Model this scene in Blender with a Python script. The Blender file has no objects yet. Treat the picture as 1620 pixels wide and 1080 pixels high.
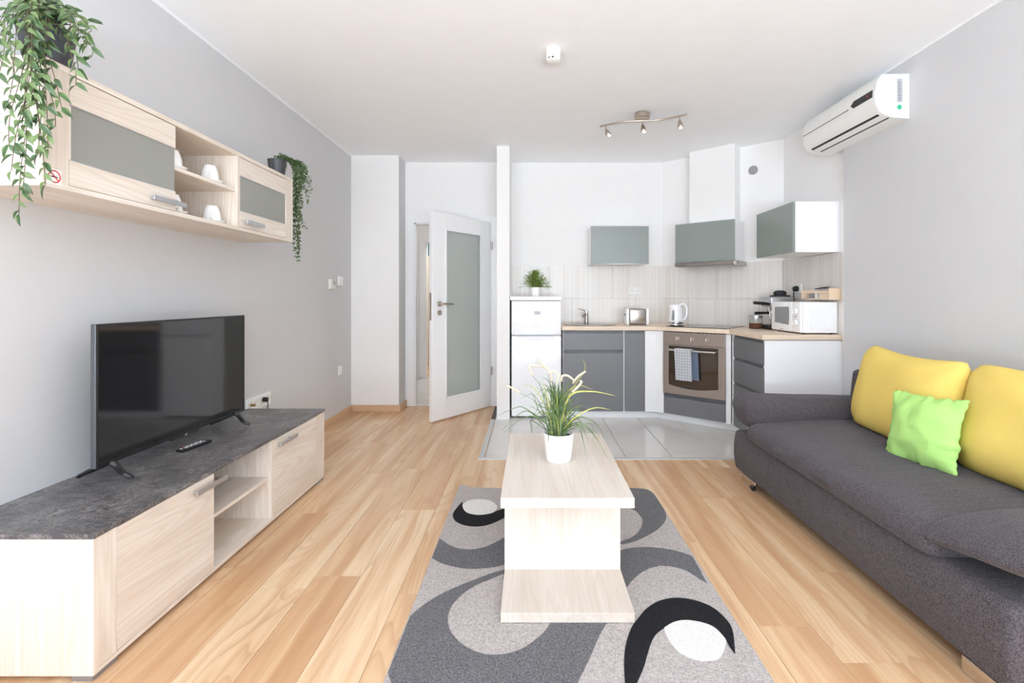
import bpy, bmesh, math, random
from mathutils import Vector, Matrix, noise as mnoise
random.seed(7)
SC = bpy.context.scene
COL = SC.collection

# ------------------------------------------------------------------ camera, world, light, exposure
F, XV, YV, H = 760.0, 839.0, 470.0, 1.2          # focal length in pixels, vanishing point, eye height
cd = bpy.data.cameras.new('camera'); cam = bpy.data.objects.new('camera', cd); COL.objects.link(cam)
cam.location = (0, 0, H); cam.rotation_euler = (math.pi/2, 0, 0)
cd.sensor_width = 36; cd.lens = 36*F/1620; cd.shift_x = (810-XV)/1620; cd.shift_y = (YV-540)/1620
cd.clip_start = 0.05
SC.camera = cam
w = bpy.data.worlds.new('world'); SC.world = w; w.use_nodes = True
w.node_tree.nodes['Background'].inputs[0].default_value = (0.85, 0.92, 1.0, 1)
w.node_tree.nodes['Background'].inputs[1].default_value = 1.0
SC.view_settings.view_transform = 'Standard'; SC.view_settings.look = 'None'
SC.view_settings.gamma = 1; SC.view_settings.use_curve_mapping = False
SC.view_settings.exposure = -0.36
SC.cycles.use_denoising = True
SC.cycles.max_bounces = 12; SC.cycles.diffuse_bounces = 8; SC.cycles.glossy_bounces = 4
SC.cycles.transmission_bounces = 8; SC.cycles.sample_clamp_indirect = 6
SC.cycles.caustics_reflective = False; SC.cycles.caustics_refractive = False
def area(name, loc, rot, sx, sy, power, color=(1, 1, 1)):
    l = bpy.data.lights.new(name, 'AREA'); l.shape = 'RECTANGLE'; l.size = sx; l.size_y = sy
    l.energy = power; l.color = color
    o = bpy.data.objects.new(name, l); COL.objects.link(o); o.location = loc; o.rotation_euler = rot
    return o
area('window_daylight', (0.15, -2.8, 1.35), (math.pi/2, 0, 0), 3.9, 2.3, 112, (0.90, 0.97, 1.03))
area('ceiling_fill', (0.15, -2.7, 0.7), (math.radians(170), 0, 0), 3.9, 1.2, 660, (0.81, 0.955, 1.11))  # unseen up-facing light, added to brighten the ceiling and fill the room
for _p in ((0.65, 3.97), (0.92, 3.88), (1.19, 3.78)):      # the three bulbs of the ceiling spot bar
    _l = bpy.data.lights.new('spot_bulb', 'SPOT'); _l.energy = 10; _l.spot_size = 2.5; _l.spot_blend = 1.0; _l.color = (1, 0.96, 0.92); _l.shadow_soft_size = 0.06
    _o = bpy.data.objects.new('spot_bulb', _l); COL.objects.link(_o); _o.location = (_p[0], _p[1], 2.53)
area('hall_fill', (-0.6, 6.2, 2.6), (0, 0, 0), 0.5, 0.5, 90, (1, 0.97, 0.93))  # added light without a fitting, lifts the dark hallway
area('far_room_fill', (-1.2, 7.8, 2.55), (0, 0, 0), 0.4, 0.4, 35, (1, 0.97, 0.93))  # added unseen source so the far room does not stay dark

# ------------------------------------------------------------------ helpers
W = {}                                            # world matrices of built objects
def tag(o, label=None, cat=None, group=None, kind=None):
    if label: o['label'] = label
    if cat: o['category'] = cat
    if group: o['group'] = group
    if kind: o['kind'] = kind
    return o
def thing(name, label, cat, loc=(0, 0, 0), rz=0, group=None, kind=None):
    o = bpy.data.objects.new(name, None); COL.objects.link(o)
    o.empty_display_size = 0.05
    o.location = loc; o.rotation_euler = (0, 0, rz)
    W[o.name] = Matrix.Translation(loc) @ Matrix.Rotation(rz, 4, 'Z')
    return tag(o, label, cat, group, kind)
def part(name, bm, mat, parent=None, local=False, smooth=False, label=None, kind=None, loc=None, rz=0, recalc=True):
    """links bm as one mesh object; bm is in world coordinates unless local"""
    if recalc: bmesh.ops.recalc_face_normals(bm, faces=bm.faces)
    me = bpy.data.meshes.new(name)
    o = bpy.data.objects.new(name, me); COL.objects.link(o)
    if parent is not None:
        M = W[parent.name]
        if not local: bm.transform(M.inverted())
        o.parent = parent; W[o.name] = M
    elif loc is not None:
        M = Matrix.Translation(loc) @ Matrix.Rotation(rz, 4, 'Z')
        if not local: bm.transform(M.inverted())
        o.location = loc; o.rotation_euler = (0, 0, rz); W[o.name] = M
    else:
        W[o.name] = Matrix.Identity(4)
    bm.to_mesh(me); bm.free()
    if mat: me.materials.append(mat)
    if smooth:
        me.shade_smooth() if hasattr(me, 'shade_smooth') else None
        for p in me.polygons: p.use_smooth = True
        if smooth != 'all':
            me.set_sharp_from_angle(angle=math.radians(40))
    return tag(o, label, None, None, kind)
def B():
    return bmesh.new()
def box(bm, x0, x1, y0, y1, z0, z1, bev=0, seg=2):
    x0, x1 = sorted((x0, x1)); y0, y1 = sorted((y0, y1)); z0, z1 = sorted((z0, z1))
    vs = [bm.verts.new((x, y, z)) for x in (x0, x1) for y in (y0, y1) for z in (z0, z1)]
    fs = []
    for a in ((0, 1, 3, 2), (4, 6, 7, 5), (0, 4, 5, 1), (2, 3, 7, 6), (0, 2, 6, 4), (1, 5, 7, 3)):
        fs.append(bm.faces.new([vs[i] for i in a]))
    if bev:
        es = list({e for f in fs for e in f.edges})
        bmesh.ops.bevel(bm, geom=es, offset=bev, segments=seg, profile=0.5, affect='EDGES')
    return bm
def bx(*a, **k):
    return box(B(), *a, **k)
def prism(bm, pts, z0, z1, bev=0, seg=1, axis='z'):
    """extrude polygon pts; axis z: pts are (x,y); axis y: pts are (x,z), z0..z1 run along y; axis x: pts are (y,z)"""
    def P(p, t):
        return {'z': (p[0], p[1], t), 'y': (p[0], t, p[1]), 'x': (t, p[0], p[1])}[axis]
    a = [bm.verts.new(P(p, z0)) for p in pts]; b = [bm.verts.new(P(p, z1)) for p in pts]
    n = len(pts)
    f0 = bm.faces.new(a); f1 = bm.faces.new(b[::-1])
    sides = [bm.faces.new((a[i], a[(i+1) % n], b[(i+1) % n], b[i])) for i in range(n)]
    if bev:
        es = list(set(f0.edges) | set(f1.edges))
        bmesh.ops.bevel(bm, geom=es, offset=bev, segments=seg, profile=0.5, affect='EDGES')
    return bm
def lathe(bm, prof, c=(0, 0, 0), n=24, M=None):
    rings = []
    for r, z in prof:
        if r < 1e-6:
            rings.append([bm.verts.new((0, 0, z))])
        else:
            rings.append([bm.verts.new((r*math.cos(2*math.pi*i/n), r*math.sin(2*math.pi*i/n), z)) for i in range(n)])
    for a, b in zip(rings, rings[1:]):
        for i in range(n):
            j = (i+1) % n
            if len(a) == 1 and len(b) == 1: continue
            if len(a) == 1: bm.faces.new((a[0], b[i], b[j]))
            elif len(b) == 1: bm.faces.new((a[i], a[j], b[0]))
            else: bm.faces.new((a[i], a[j], b[j], b[i]))
    vs = [v for r in rings for v in r]
    T = Matrix.Translation(c) @ (M or Matrix.Identity(4))
    bmesh.ops.transform(bm, matrix=T, verts=vs)
    return bm
def cyl(bm, c, r, h, axis='z', n=24, bev=0.0, r2=None):
    r2 = r if r2 is None else r2
    if bev:
        prof = [(0, 0), (r-bev, 0), (r, bev), (r2, h-bev), (r2-bev, h), (0, h)]
    else:
        prof = [(0, 0), (r, 0), (r2, h), (0, h)]
    M = {'z': Matrix.Identity(4), 'y': Matrix.Rotation(-math.pi/2, 4, 'X'), 'x': Matrix.Rotation(math.pi/2, 4, 'Y')}[axis]
    return lathe(bm, prof, c, n, M)
def tube(bm, pts, rad, n=8, cap=True, flat=1.0):
    pts = [Vector(p) for p in pts]
    rads = rad if isinstance(rad, (list, tuple)) else [rad]*len(pts)
    rings = []; up = Vector((0, 0, 1)); prev = None
    for i, p in enumerate(pts):
        d = (pts[min(i+1, len(pts)-1)]-pts[max(i-1, 0)]).normalized()
        if prev is None:
            s = d.cross(up)
            if s.length < 1e-3: s = d.cross(Vector((1, 0, 0)))
            s.normalize()
        else:
            s = (prev-d*prev.dot(d)).normalized()
        prev = s; t = d.cross(s)
        rings.append([bm.verts.new(p+(s*math.cos(2*math.pi*k/n)+t*math.sin(2*math.pi*k/n)*flat)*rads[i]) for k in range(n)])
    for a, b in zip(rings, rings[1:]):
        for k in range(n):
            bm.faces.new((a[k], a[(k+1) % n], b[(k+1) % n], b[k]))
    if cap:
        bm.faces.new(rings[0][::-1]); bm.faces.new(rings[-1])
    return bm
def smooth_path(pts, n=6, closed=False):
    pts = [Vector(p) for p in pts]; out = []; m = len(pts)
    rng = range(m if closed else m-1)
    for i in rng:
        if closed:
            p0, p1, p2, p3 = pts[(i-1) % m], pts[i], pts[(i+1) % m], pts[(i+2) % m]
        else:
            p0, p1, p2, p3 = pts[max(i-1, 0)], pts[i], pts[i+1], pts[min(i+2, m-1)]
        for k in range(n):
            t = k/n
            out.append(0.5*((2*p1)+(p2-p0)*t+(2*p0-5*p1+4*p2-p3)*t*t+(3*p1-p0-3*p2+p3)*t**3))
    if not closed: out.append(pts[-1])
    return out
def px(x, y, D):
    """point at photograph pixel (x, y) and distance D"""
    return Vector(((x-XV)*D/F, D, H-(y-YV)*D/F))
def pxz(x, y, z):
    D = (H-z)*F/(y-YV)
    return Vector(((x-XV)*D/F, D, z))

# ------------------------------------------------------------------ materials
def srgb(*c):
    f = lambda v: (v/255/12.92) if v/255 <= 0.04045 else ((v/255+0.055)/1.055)**2.4
    return tuple(f(v) for v in c)+(1,)
class N:
    """tiny node helper"""
    def __init__(s, name):
        s.m = bpy.data.materials.new(name); s.m.use_nodes = True
        s.t = s.m.node_tree; s.b = s.t.nodes['Principled BSDF']
    def n(s, typ, **k):
        o = s.t.nodes.new(typ)
        for a, v in k.items(): setattr(o, a, v)
        return o
    def l(s, a, b): s.t.links.new(a, b)
    def setp(s, **k):
        for a, v in k.items(): s.b.inputs[a.replace('_', ' ')].default_value = v
    def coords(s, scale=(1, 1, 1), rnd=False, rot=(0, 0, 0)):
        tc = s.n('ShaderNodeTexCoord'); mp = s.n('ShaderNodeMapping')
        mp.inputs['Scale'].default_value = scale; mp.inputs['Rotation'].default_value = rot
        out = tc.outputs['Object']
        if rnd:
            oi = s.n('ShaderNodeObjectInfo'); mu = s.n('ShaderNodeVectorMath', operation='MULTIPLY_ADD')
            cx = s.n('ShaderNodeCombineXYZ')
            for i in range(3): s.l(oi.outputs['Random'], cx.inputs[i])
            mu.inputs[1].default_value = (37, 53, 29); s.l(cx.outputs[0], mu.inputs[0]); s.l(out, mu.inputs[2])
            out = mu.outputs[0]
        s.l(out, mp.inputs['Vector'])
        return mp.outputs[0]
    def noise(s, vec, scale=1, detail=3, rough=0.55, dist=0):
        o = s.n('ShaderNodeTexNoise'); o.inputs['Scale'].default_value = scale
        o.inputs['Detail'].default_value = detail; o.inputs['Roughness'].default_value = rough
        o.inputs['Distortion'].default_value = dist
        s.l(vec, o.inputs['Vector']); return o.outputs['Fac']
    def ramp(s, fac, stops):
        r = s.n('ShaderNodeValToRGB'); el = r.color_ramp.elements
        while len(el) < len(stops): el.new(0.5)
        for e, (p, c) in zip(el, stops): e.position = p; e.color = c
        s.l(fac, r.inputs[0]); return r.outputs[0]
    def mix(s, fac, a, b, mode='MIX'):
        o = s.n('ShaderNodeMix', data_type='RGBA', blend_type=mode)
        if isinstance(fac, (int, float)): o.inputs[0].default_value = fac
        else: s.l(fac, o.inputs[0])
        for v, i in ((a, 6), (b, 7)):
            if isinstance(v, tuple): o.inputs[i].default_value = v
            else: s.l(v, o.inputs[i])
        return o.outputs[2]
    def math(s, op, a, b=0.0, c=0.0):
        o = s.n('ShaderNodeMath', operation=op)
        for v, i in ((a, 0), (b, 1), (c, 2)):
            if isinstance(v, (int, float)): o.inputs[i].default_value = v
            else: s.l(v, o.inputs[i])
        return o.outputs[0]
    def bump(s, h, strength=0.3, dist=0.002):
        o = s.n('ShaderNodeBump'); o.inputs['Strength'].default_value = strength; o.inputs['Distance'].default_value = dist
        s.l(h, o.inputs['Height']); s.l(o.outputs[0], s.b.inputs['Normal'])
    def color(s, c): s.l(c, s.b.inputs['Base Color'])
def plain(name, rgb, rough=0.5, metal=0.0, bump=None, spec=0.5, **k):
    m = N(name); m.setp(Base_Color=srgb(*rgb), Roughness=rough, Metallic=metal)
    m.b.inputs['Specular IOR Level'].default_value = spec
    v = m.coords((1, 1, 1))
    f = m.noise(v, 7, 2)
    c = srgb(*rgb); lo = tuple(x*0.965 for x in c[:3])+(1,)
    m.color(m.mix(f, lo, c))
    if bump: m.bump(m.noise(v, bump[0], 3), bump[1], 0.001)
    for a, x in k.items(): m.b.inputs[a.replace('_', ' ')].default_value = x
    return m.m
def wood(name, light, dark, axis, across=16, rough=0.45, strength=1.0, fine=110):
    """grain runs along axis"""
    m = N(name); i = 'xyz'.index(axis)
    s1 = [across*0.55]*3; s1[i] = 0.55
    s2 = [fine]*3; s2[i] = 2.2
    a = m.noise(m.coords(s1, True), 1, 2, 0.5, 0.6)
    b = m.noise(m.coords(s2, True), 1, 3, 0.6)
    s3 = [across*0.55]*3; s3[i] = 0.7
    g = m.noise(m.coords(s3, True), 1, 1, 0.4, 0.3)
    ring = m.math('FRACT', m.math('MULTIPLY', g, 15))
    lines = m.ramp(ring, [(0.0, (1, 1, 1, 1)), (0.25, (0.3, 0.3, 0.3, 1)), (0.7, (0, 0, 0, 1)), (1.0, (1, 1, 1, 1))])
    L, Dk = srgb(*light), srgb(*dark)
    D2 = tuple(x*y for x, y in zip(Dk[:3], (0.80, 0.75, 0.70)))+(1,)
    base = m.ramp(a, [(0.35, Dk), (0.6, L)])
    c1 = m.mix(m.math('MULTIPLY', lines, 0.42*strength), base, D2)
    c2 = m.mix(m.math('MULTIPLY', m.ramp(b, [(0.42, (0, 0, 0, 1)), (0.75, (1, 1, 1, 1))]), 0.42*strength), c1, D2)
    m.color(c2); m.setp(Roughness=rough); m.bump(b, 0.06, 0.001)
    m.b.inputs['Specular IOR Level'].default_value = 0.4
    return m.m
CREAM, CREAMD = (239, 231, 221), (228, 216, 203)
M = {}
M['wood_x'] = wood('pale_ash_x', CREAM, CREAMD, 'x')
M['wood_y'] = wood('pale_ash_y', CREAM, CREAMD, 'y')
M['wood_z'] = wood('pale_ash_z', CREAM, CREAMD, 'z')
M['table_y'] = wood('table_ash_y', (216, 207, 197), (207, 196, 184), 'y', strength=0.6, across=22)
M['table_z'] = wood('table_ash_z', (233, 227, 219), (227, 219, 209), 'z', strength=0.7, across=22)
M['worktop'] = wood('worktop_oak', (240, 224, 204), (228, 207, 184), 'x', across=20)
M['oak_x'] = wood('oak_baseboard_x', (222, 190, 156), (208, 172, 134), 'x')
M['oak_y'] = wood('oak_baseboard_y', (222, 190, 156), (208, 172, 134), 'y')
M['rack'] = wood('rack_pine', (244, 226, 202), (232, 206, 176), 'y')
M['white_wall'] = plain('white_wall', (244, 243, 242), 0.9, bump=(180, 0.05), spec=0.2)
M['ceiling'] = plain('ceiling_paint', (249, 250, 252), 0.95, bump=(160, 0.04), spec=0.2)
M['grey_wall'] = plain('grey_wall', (212, 212, 213), 0.9, bump=(180, 0.05), spec=0.2)
M['white'] = plain('white_lacquer', (244, 244, 245), 0.35)
M['white_gloss'] = plain('white_gloss', (247, 248, 250), 0.12)
M['white_ceramic'] = plain('white_ceramic', (248, 247, 245), 0.2)
M['plastic_white'] = plain('plastic_white', (243, 243, 240), 0.35)
M['plastic_cream'] = plain('plastic_cream', (232, 231, 220), 0.4)
M['front_grey'] = plain('cabinet_front_grey', (118, 118, 121), 0.38)
M['front_green'] = plain('cabinet_front_sage_grey', (139, 147, 143), 0.22)
M['grip_grey'] = plain('grip_rail_grey', (88, 90, 94), 0.4)
M['gap_dark'] = plain('dark_gap', (60, 60, 62), 0.8)
M['alu'] = plain('aluminium', (196, 197, 200), 0.32, 0.85)
M['chrome'] = plain('chrome', (225, 222, 218), 0.12, 1.0)
M['nickel'] = plain('brushed_nickel', (200, 188, 176), 0.3, 1.0)
M['steel'] = plain('brushed_steel', (176, 166, 158), 0.38, 0.85)
M['steel_dark'] = plain('hood_steel', (170, 164, 160), 0.25, 0.9)
M['black_plastic'] = plain('black_plastic', (26, 26, 28), 0.4)
M['black_matte'] = plain('black_matte', (38, 38, 40), 0.65)
M['black_glass'] = plain('black_glass', (12, 12, 13), 0.04)
M['screen'] = plain('tv_screen', (11, 11, 12), 0.06, spec=0.8)
M['tv_edge'] = plain('tv_edge_grey', (96, 97, 102), 0.35, 0.4)
M['pot_black'] = plain('pot_anthracite', (66, 66, 72), 0.45)
M['pot_white'] = plain('pot_white', (247, 246, 244), 0.35)
M['soil'] = plain('soil', (58, 48, 38), 0.95, bump=(60, 0.8))
M['stem'] = plain('stem_brown', (92, 78, 56), 0.7)
M['stem_green'] = plain('stem_green', (104, 116, 66), 0.7)
M['grout'] = plain('grout_grey', (104, 102, 100), 0.9)
M['strip'] = plain('transition_strip', (212, 212, 210), 0.35, 0.3)
M['teal'] = plain('teal_wall', (70, 135, 150), 0.8)
M['beige'] = plain('beige_panel', (196, 178, 158), 0.7)
M['red'] = plain('sign_red', (214, 60, 66), 0.5)
M['green_dot'] = plain('sticker_green', (60, 190, 145), 0.5)
M['label_grey'] = plain('label_grey', (188, 188, 194), 0.5)
M['coffee'] = plain('ground_coffee', (98, 62, 42), 0.9, bump=(200, 0.6))
M['foot_grey'] = plain('foot_grey', (150, 148, 150), 0.4, 0.4)
def stone():
    m = N('dark_slate_laminate')
    a = m.noise(m.coords((3, 5, 4)), 1.6, 5, 0.7, 1.5)
    b = m.noise(m.coords((38, 10, 20), rot=(0, 0, 0.4)), 1.0, 5, 0.72, 1.8)
    c = m.noise(m.coords((11, 42, 20), rot=(0, 0, -0.3)), 1.0, 5, 0.72, 1.8)
    k = m.noise(m.coords((5, 5, 5)), 1.0, 3, 0.6)
    base = m.ramp(a, [(0.3, srgb(62, 61, 64)), (0.7, srgb(90, 88, 90))])
    thin = lambda f: m.ramp(f, [(0.46, (0, 0, 0, 1)), (0.5, (1, 1, 1, 1)), (0.54, (0, 0, 0, 1))])
    kk = m.ramp(k, [(0.42, (0, 0, 0, 1)), (0.6, (1, 1, 1, 1))])
    c1 = m.mix(m.math('MULTIPLY', m.math('MULTIPLY', thin(b), kk), 0.7), base, srgb(196, 188, 184))
    c2 = m.mix(m.math('MULTIPLY', thin(c), 0.36), c1, srgb(190, 182, 178))
    m.color(c2); m.setp(Roughness=0.36); m.bump(b, 0.12, 0.001)
    return m.m
M['slate'] = stone()
def planks():
    m = N('oak_laminate_plank')
    oi = m.n('ShaderNodeObjectInfo')
    a = m.noise(m.coords((13, 0.7, 1), True), 1.0, 2, 0.5, 0.4)
    g = m.noise(m.coords((6.5, 0.75, 1), True), 1.0, 1, 0.4, 0.35)
    ring = m.math('FRACT', m.math('MULTIPLY', g, 17))
    lines = m.ramp(ring, [(0.0, (1, 1, 1, 1)), (0.18, (0.55, 0.55, 0.55, 1)), (0.6, (0, 0, 0, 1)), (0.92, (0.1, 0.1, 0.1, 1)), (1.0, (1, 1, 1, 1))])
    mask = m.ramp(m.noise(m.coords((4, 0.8, 1), True), 1.3, 2), [(0.4, (0.15, 0.15, 0.15, 1)), (0.6, (1, 1, 1, 1))])
    f = m.noise(m.coords((170, 6, 1), True), 1, 3, 0.65)
    base = m.ramp(a, [(0.32, srgb(204, 167, 130)), (0.48, srgb(220, 188, 153)), (0.64, srgb(232, 208, 175))])
    tone = m.ramp(oi.outputs['Random'], [(0.0, srgb(232, 214, 196)), (0.35, srgb(244, 234, 222)), (0.7, srgb(253, 249, 244)), (1.0, srgb(238, 222, 206))])
    c1 = m.mix(0.9, base, tone, 'MULTIPLY')
    c2 = m.mix(m.math('MULTIPLY', m.math('MULTIPLY', lines, mask), 0.6), c1, srgb(190, 146, 108))
    c3 = m.mix(m.math('MULTIPLY', m.ramp(f, [(0.45, (0, 0, 0, 1)), (0.75, (1, 1, 1, 1))]), 0.32), c2, srgb(184, 142, 104))
    m.color(c3); m.setp(Roughness=0.27); m.bump(f, 0.05, 0.0006)
    return m.m
M['plank'] = planks()
def tile():
    m = N('floor_tile_grey')
    a = m.noise(m.coords((2, 2, 1), True), 1.2, 3)
    m.color(m.ramp(a, [(0.3, srgb(206, 202, 198)), (0.7, srgb(220, 217, 214))])); m.setp(Roughness=0.16)
    return m.m
M['tile'] = tile()
def splash():
    m = N('backsplash_striped_tile')
    tc = m.n('ShaderNodeTexCoord'); sx = m.n('ShaderNodeSeparateXYZ'); m.l(tc.outputs['Object'], sx.inputs[0])
    # a coordinate running along the wall whichever way it faces
    u = m.math('ADD', m.math('MULTIPLY', sx.outputs[0], 1.0), m.math('MULTIPLY', sx.outputs[1], -0.9))
    cx = m.n('ShaderNodeCombineXYZ'); m.l(m.math('MULTIPLY', u, 70), cx.inputs[0]); m.l(m.math('MULTIPLY', sx.outputs[2], 0.4), cx.inputs[2])
    a = m.noise(cx.outputs[0], 1, 2, 0.6)
    cy = m.n('ShaderNodeCombineXYZ'); m.l(m.math('MULTIPLY', u, 22), cy.inputs[0])
    b = m.noise(cy.outputs[0], 1, 1, 0.5)
    c = m.ramp(a, [(0.3, srgb(222, 214, 208)), (0.5, srgb(231, 228, 223)), (0.72, srgb(239, 238, 234))])
    m.color(m.mix(m.math('MULTIPLY', b, 0.35), c, srgb(222, 215, 210))); m.setp(Roughness=0.3)
    return m.m
M['splash'] = splash()
def frosted(name, rgb, rough, trans):
    m = N(name); m.setp(Base_Color=srgb(*rgb), Roughness=rough)
    v = m.coords(); m.color(m.mix(m.noise(v, 4, 1), srgb(*rgb), tuple(x*0.96 for x in srgb(*rgb)[:3])+(1,)))
    m.b.inputs['Transmission Weight'].default_value = trans; m.b.inputs['IOR'].default_value = 1.45
    return m.m
M['cab_glass'] = frosted('cabinet_frosted_glass', (170, 171, 164), 0.16, 0.22)
M['door_glass'] = frosted('door_frosted_glass', (202, 209, 205), 0.3, 0.3)
M['clear_glass'] = frosted('clear_glass', (245, 248, 247), 0.02, 0.97)
M['smoke_window'] = plain('microwave_window', (140, 142, 144), 0.15)
M['oven_glass'] = plain('oven_glass', (52, 44, 38), 0.04, spec=0.9)
M['lamp_glass'] = plain('lamp_lens', (245, 242, 236), 0.2)
def fabric(name, c1, c2, scale=520, strength=0.6, big=0.25, rough=0.95, sheen=0.0, wr=0):
    m = N(name); v = m.coords()
    a = m.noise(v, scale, 2, 0.7); b = m.noise(v, 5, 3); 
    col = m.ramp(a, [(0.35, srgb(*c1)), (0.65, srgb(*c2))])
    m.color(m.mix(m.math('MULTIPLY', b, big), col, srgb(*c1))); m.setp(Roughness=rough)
    m.b.inputs['Specular IOR Level'].default_value = 0.15
    m.b.inputs['Sheen Weight'].default_value = sheen
    h = a
    if wr:
        h = m.math('ADD', m.math('MULTIPLY', a, 0.5), m.math('MULTIPLY', m.noise(m.coords((1, 4, 3)), 4, 3, 0.5, 0.8), wr))
    m.bump(h, strength, 0.004)
    return m.m
M['sofa'] = fabric('sofa_charcoal_weave', (58, 53, 56), (108, 102, 107), 230, 0.6, 0.3, sheen=0.1, wr=5.0)
M['yellow'] = fabric('cushion_yellow', (230, 200, 104), (240, 214, 124), 500, 0.25, 0.25, wr=1.2)
M['lime'] = fabric('cushion_lime', (174, 218, 124), (186, 230, 138), 900, 0.35, 0.25, wr=4.0)
M['rug_taupe'] = fabric('rug_taupe', (158, 151, 148), (202, 195, 191), 150, 1.0, 0.35)
M['rug_grey'] = fabric('rug_grey', (86, 85, 87), (132, 131, 133), 150, 1.0, 0.35)
M['rug_black'] = fabric('rug_black', (24, 24, 26), (46, 46, 49), 150, 1.0, 0.35)
M['rug_white'] = fabric('rug_white', (214, 212, 208), (240, 239, 236), 150, 1.0, 0.35)
M['plume'] = fabric('plume_cream', (232, 218, 190), (250, 240, 220), 600, 1.0, 0.2)
def leafm(name, dark, light, edge=None):
    m = N(name); oi = m.n('ShaderNodeObjectInfo'); tc = m.n('ShaderNodeTexCoord')
    sx = m.n('ShaderNodeSeparateXYZ'); m.l(tc.outputs['Object'], sx.inputs[0])
    c = m.ramp(m.noise(m.coords((1, 1, 1), True), 30, 2), [(0.3, srgb(*dark)), (0.7, srgb(*light))])
    c = m.mix(m.math('MULTIPLY', oi.outputs['Random'], 0.5), c, srgb(*dark))
    if edge:
        ax = m.math('ABSOLUTE', sx.outputs[0])
        c = m.mix(m.ramp(m.math('MULTIPLY', ax, 120), [(0.35, (0, 0, 0, 1)), (0.9, (0.5, 0.5, 0.5, 1))]), c, srgb(*edge))
    m.color(c); m.setp(Roughness=0.42)
    return m.m
M['leaf'] = leafm('ruscus_leaf', (38, 62, 36), (80, 108, 60), (128, 148, 92))
M['leaf_small'] = leafm('small_leaf', (52, 78, 44), (96, 122, 70))
M['blade'] = leafm('grass_blade', (62, 86, 52), (112, 136, 78))
M['blade_yellow'] = leafm('grass_blade_yellow', (156, 160, 70), (190, 182, 96))
M['grass_green'] = leafm('small_grass', (92, 122, 48), (158, 180, 84))
def towelm():
    m = N('checked_towel'); tc = m.n('ShaderNodeTexCoord'); sx = m.n('ShaderNodeSeparateXYZ'); m.l(tc.outputs['Object'], sx.inputs[0])
    def line(o, p, w_):
        fr = m.math('FRACT', m.math('MULTIPLY', o, 1/p)); return m.math('LESS_THAN', fr, w_)
    g = m.math('MAXIMUM', line(sx.outputs[0], 0.026, 0.07), line(sx.outputs[2], 0.026, 0.07))
    m.color(m.mix(g, srgb(246, 247, 249), srgb(120, 132, 156))); m.setp(Roughness=0.9)
    m.bump(m.noise(m.coords(), 500, 2), 0.2, 0.001)
    return m.m
M['towel'] = towelm()
M['towel_blue'] = plain('towel_blue_side', (142, 156, 178), 0.9, bump=(400, 0.3))

# ------------------------------------------------------------------ the setting
XL, XR, XK = -1.88, 2.345, 2.385
YB, ZC, YN = 5.31, 2.687, -2.9
YP = 5.04                                        # pier front
def struct(name, bm, mat, **k):
    return part(name, bm, mat, kind='structure', **k)
floor = struct('floor', bx(XL, XK+0.05, YN, YB+0.1, -0.06, -0.008), M['grout'])
# laminate planks, each a piece of the floor
pw = 0.195
k0 = math.floor((XL+0.73)/pw); forced = {0: 2.714, -1: 2.07, 8: 1.754}
for k in range(k0, 17):
    xa, xb = max(XL, -0.73+pw*k), min(XR+0.03, -0.73+pw*(k+1))
    if xb-xa < 0.01: continue
    yend = YB if (xa+xb)/2 < -0.36 else 3.548
    j = forced.get(k, random.uniform(0, 1.29))
    while j > YN: j -= 1.29
    while j < yend:
        a, b = max(j, YN), min(j+1.29, yend); j += 1.29
        if b-a < 0.01: continue
        x1, x2 = xa+0.0006, min(xb-0.0006, -0.386 if (a > 3.5) else 9)
        part('plank', bx(x1, x2, a+0.0006, b-0.0006, -0.008, 0, bev=0.0006, seg=1), M['plank'], floor)
# kitchen tiles
tx = [-0.347, 0.014, 0.365, 0.716, 1.067, 1.418, 1.769, 2.12, XK]
for a, b in zip(tx, tx[1:]):
    ys = [3.598, 4.256, 4.956, YB] if a > 1.4 else [3.598, 4.79, YB]
    for c, d in zip(ys, ys[1:]):
        part('tile', bx(a+0.002, b-0.002, c+0.002, d-0.002, -0.008, 0.0, bev=0.001, seg=1), M['tile'], floor)
part('transition_strip', bx(-0.386, XK, 3.548, 3.596, -0.008, 0.004, bev=0.0015), M['strip'], floor)
part('transition_strip', bx(-0.386, -0.349, 3.597, YB-0.6, -0.008, 0.004, bev=0.0015), M['strip'], floor)
struct('ceiling', bx(XL-0.1, XK+0.1, YN, YB+0.1, ZC, ZC+0.08), M['ceiling'])
struct('wall_left', bx(XL-0.1, XL, YN, YP+0.3, 0, ZC), M['grey_wall'])
struct('wall_right', bx(XR, XR+0.14, YN, 3.595, 0, ZC), M['grey_wall'])
struct('wall_kitchen_right', bx(XK, XK+0.1, 3.595, YB+0.1, 0, ZC), M['white_wall'])
# wall behind door, with opening
DX0, DX1, DZ = -1.278, -0.436, 2.019
bm = B(); box(bm, XL, DX0, YB-0.01, YB+0.09, 0, ZC); box(bm, DX1, -0.2, YB-0.01, YB+0.09, 0, ZC); box(bm, DX0, DX1, YB-0.01, YB+0.09, DZ, ZC)
struct('wall_back', bm, M['white_wall'])
struct('wall_kitchen_back', bx(-0.21, 1.56, YB, YB+0.1, 0, ZC), M['white_wall'])
ang = -math.radians(40.5)
ca, sa = math.cos(ang), math.sin(ang)
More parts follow.
